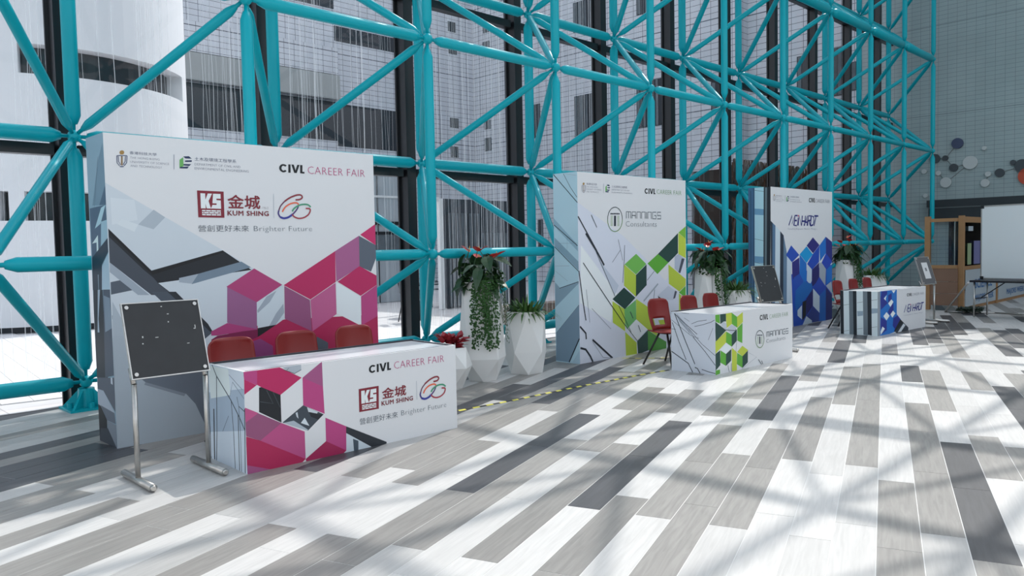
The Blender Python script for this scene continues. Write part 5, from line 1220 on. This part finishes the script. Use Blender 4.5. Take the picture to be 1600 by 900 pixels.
wx(11.5,12.0,6.5,7.7,25.6); wx(10.5,10.8,6.2,7.75,25.6); wx(9.76,10.2,6.3,7.2,25.6)
# lobby block
lb=thing('lobby_block','low pale panelled block with dark horizontal slots left of the entrance screen','building',(9.0,18.5,0))
k=MB(); k.box((0,0,0),(5.1,3,4.2)); obj('panel_wall',k,mat('panel_pale',(.42,.46,.5,1),.5,noise=.08,nscale=.7),lb)
for z0,z1,m in ((3.0,3.06,WHITE),(2.22,2.32,BLACK),(1.95,2.03,BLACK),(1.35,1.93,CUR)):
    k=MB(); k.box((0,-.03,z0),(5.1,-.001,z1)); obj('slot' if m is not WHITE else 'string_course',k,m,lb)
for x in (1.4,2.8,4.0): k=MB(); k.box((x,-.02,0),(x+.03,-.001,4.2)); obj('panel_joint',k,BLACK,lb)
# entrance screen
es=thing('entrance_screen','dark curtained entrance screen with a white post outside the glass','screen',(12.5,15.0,0))
k=MB(); k.box((.15,.05,0),(2.3,.15,2.75)); obj('dark_panel',k,mat('screen_dark',(.05,.06,.075,1),.5),es)
k=MB(); k.box((-.12,-.03,0),(.0,.08,2.75)); k.box((-.6,-.03,2.68),(-.12,.08,2.78)); obj('white_post',k,WHITE,es)
rg=random.Random(9)
for i in range(15):
    x=.2+i*.14; k=MB(); k.box((x,.0,0.05),(x+rg.uniform(.05,.1),.049,2.4 if i<8 else 1.9)); obj('slat',k,CUR,es)
# outdoor furniture
def oc(x,y,rz,label):
    t=thing('garden_chair',label,'chair',(x,y,0),rz,'black metal garden chairs'); 
    k=MB(); k.tube((-.22,-.22,0),(-.22,-.22,.45),.014,n=6); k.tube((.22,-.22,0),(.22,-.22,.45),.014,n=6); k.tube((-.22,.26,0),(-.22,.16,.45),.014,n=6); k.tube((.22,.26,0),(.22,.16,.45),.014,n=6); k.tube((-.22,.16,.45),(-.22,.26,.88),.014,n=6); k.tube((.22,.16,.45),(.22,.26,.88),.014,n=6); k.tube((-.22,.26,.88),(.22,.26,.88),.014,n=6); k.tube((-.22,.1,.66),(-.22,-.22,.64),.012,n=6); k.tube((.22,.1,.66),(.22,-.22,.64),.012,n=6); k.tube((-.22,-.22,.45),(-.22,-.22,.64),.012,n=6); k.tube((.22,-.22,.45),(.22,-.22,.64),.012,n=6); obj('chair_frame',k,BLACK,t)
    k=MB(); k.box((-.22,-.24,.44),(.22,.18,.465)); obj('seat',k,CUR,t); k=MB(); k.box((-.2,.21,.6),(.2,.235,.84)); obj('backrest',k,CUR,t)
oc(9.9,12.9,1.2,'black metal garden chair outside, right of the pink wall'); oc(13.0,15.9,-1.9,'black metal garden chair farther out beside the pale block')
gt=thing('garden_table','black metal garden table outside behind the garden chair','table',(10.9,13.9,0)); k=MB(); k.tube((0,0,.7),(0,0,.725),.4,n=20); obj('table_top',k,BLACK,gt); k=MB(); k.tube((0,0,0),(0,0,.7),.03,n=10); k.tube((0,0,0),(0,0,.03),.22,n=14); obj('pedestal',k,BLACK,gt)
# planter wall with brown slats
pb=thing('low_bench','low brown slatted bench outside, seen between pot and green wall','bench',(10.6,10.9,0))
for i in range(26): k=MB(); k.box((i*.09,0,0),(i*.09+.075,.4,.34)); obj('slat',k,mat('bench_brown',(.22,.17,.14,1),.7),pb)
# dry hedge
hd=thing('dry_hedge','tall mass of dry brown creeper stems outside the far glass','hedge',(0,0,0))
k=MB(); k.box((19.4,11.2,0),(24.6,12.2,3.55)); obj('dark_core',k,mat('hedge_core',(.035,.025,.02,1),.9,noise=.5,nscale=3,bump=.6),hd)
k=MB(); rg=random.Random(21)
for i in range(2600):
    x=rg.uniform(19.3,24.6); z=rg.uniform(0,3.4); L=rg.uniform(.3,.9); a=rg.gauss(0,.25); y=11.18-rg.uniform(0,.12)
    k.tube((x,y,z),(x+L*math.sin(a),y+rg.uniform(-.05,.05),min(3.85,z+L*math.cos(a))),rg.uniform(.008,.022),n=4,m=rg.choice((0,0,1,2)),cap=False)
tag(obj('stems',k,[mat('stem_brown',(.12,.08,.055,1),.9),mat('stem_grey',(.2,.17,.15,1),.9),mat('stem_rust',(.16,.07,.035,1),.9)],hd),kind='stuff')
# water curtain strands
k=MB(); rg=random.Random(4)
xs=[]
for c in range(58):
    cx=rg.uniform(4.4,16)
    if rg.random()<.12: cx=rg.uniform(2,5)
    for j in range(rg.choice((2,3,5,8,9))): xs.append(cx+rg.gauss(0,.16))
for x in xs:
    x0=x; y=9.7+rg.uniform(-.05,.1); z=13.5; wd=rg.choice((.0018,.0022,.0028,.0036)); ph=rg.uniform(0,6)
    P=[]
    while z>-.01: P.append((x0+.012*math.sin(z*1.3+ph)+.006*math.sin(z*5+ph),z)); z-=.45
    P.append((P[-1][0],0.0))
    for (a,za),(b,zb) in zip(P,P[1:]): k.face([(a-wd,y,za),(b-wd,y,zb),(b+wd,y,zb),(a+wd,y,za)]); 
tag(obj('water_curtain',k,strand_mat()),'thin white water strands falling outside the glass wall','water curtain',kind='stuff')
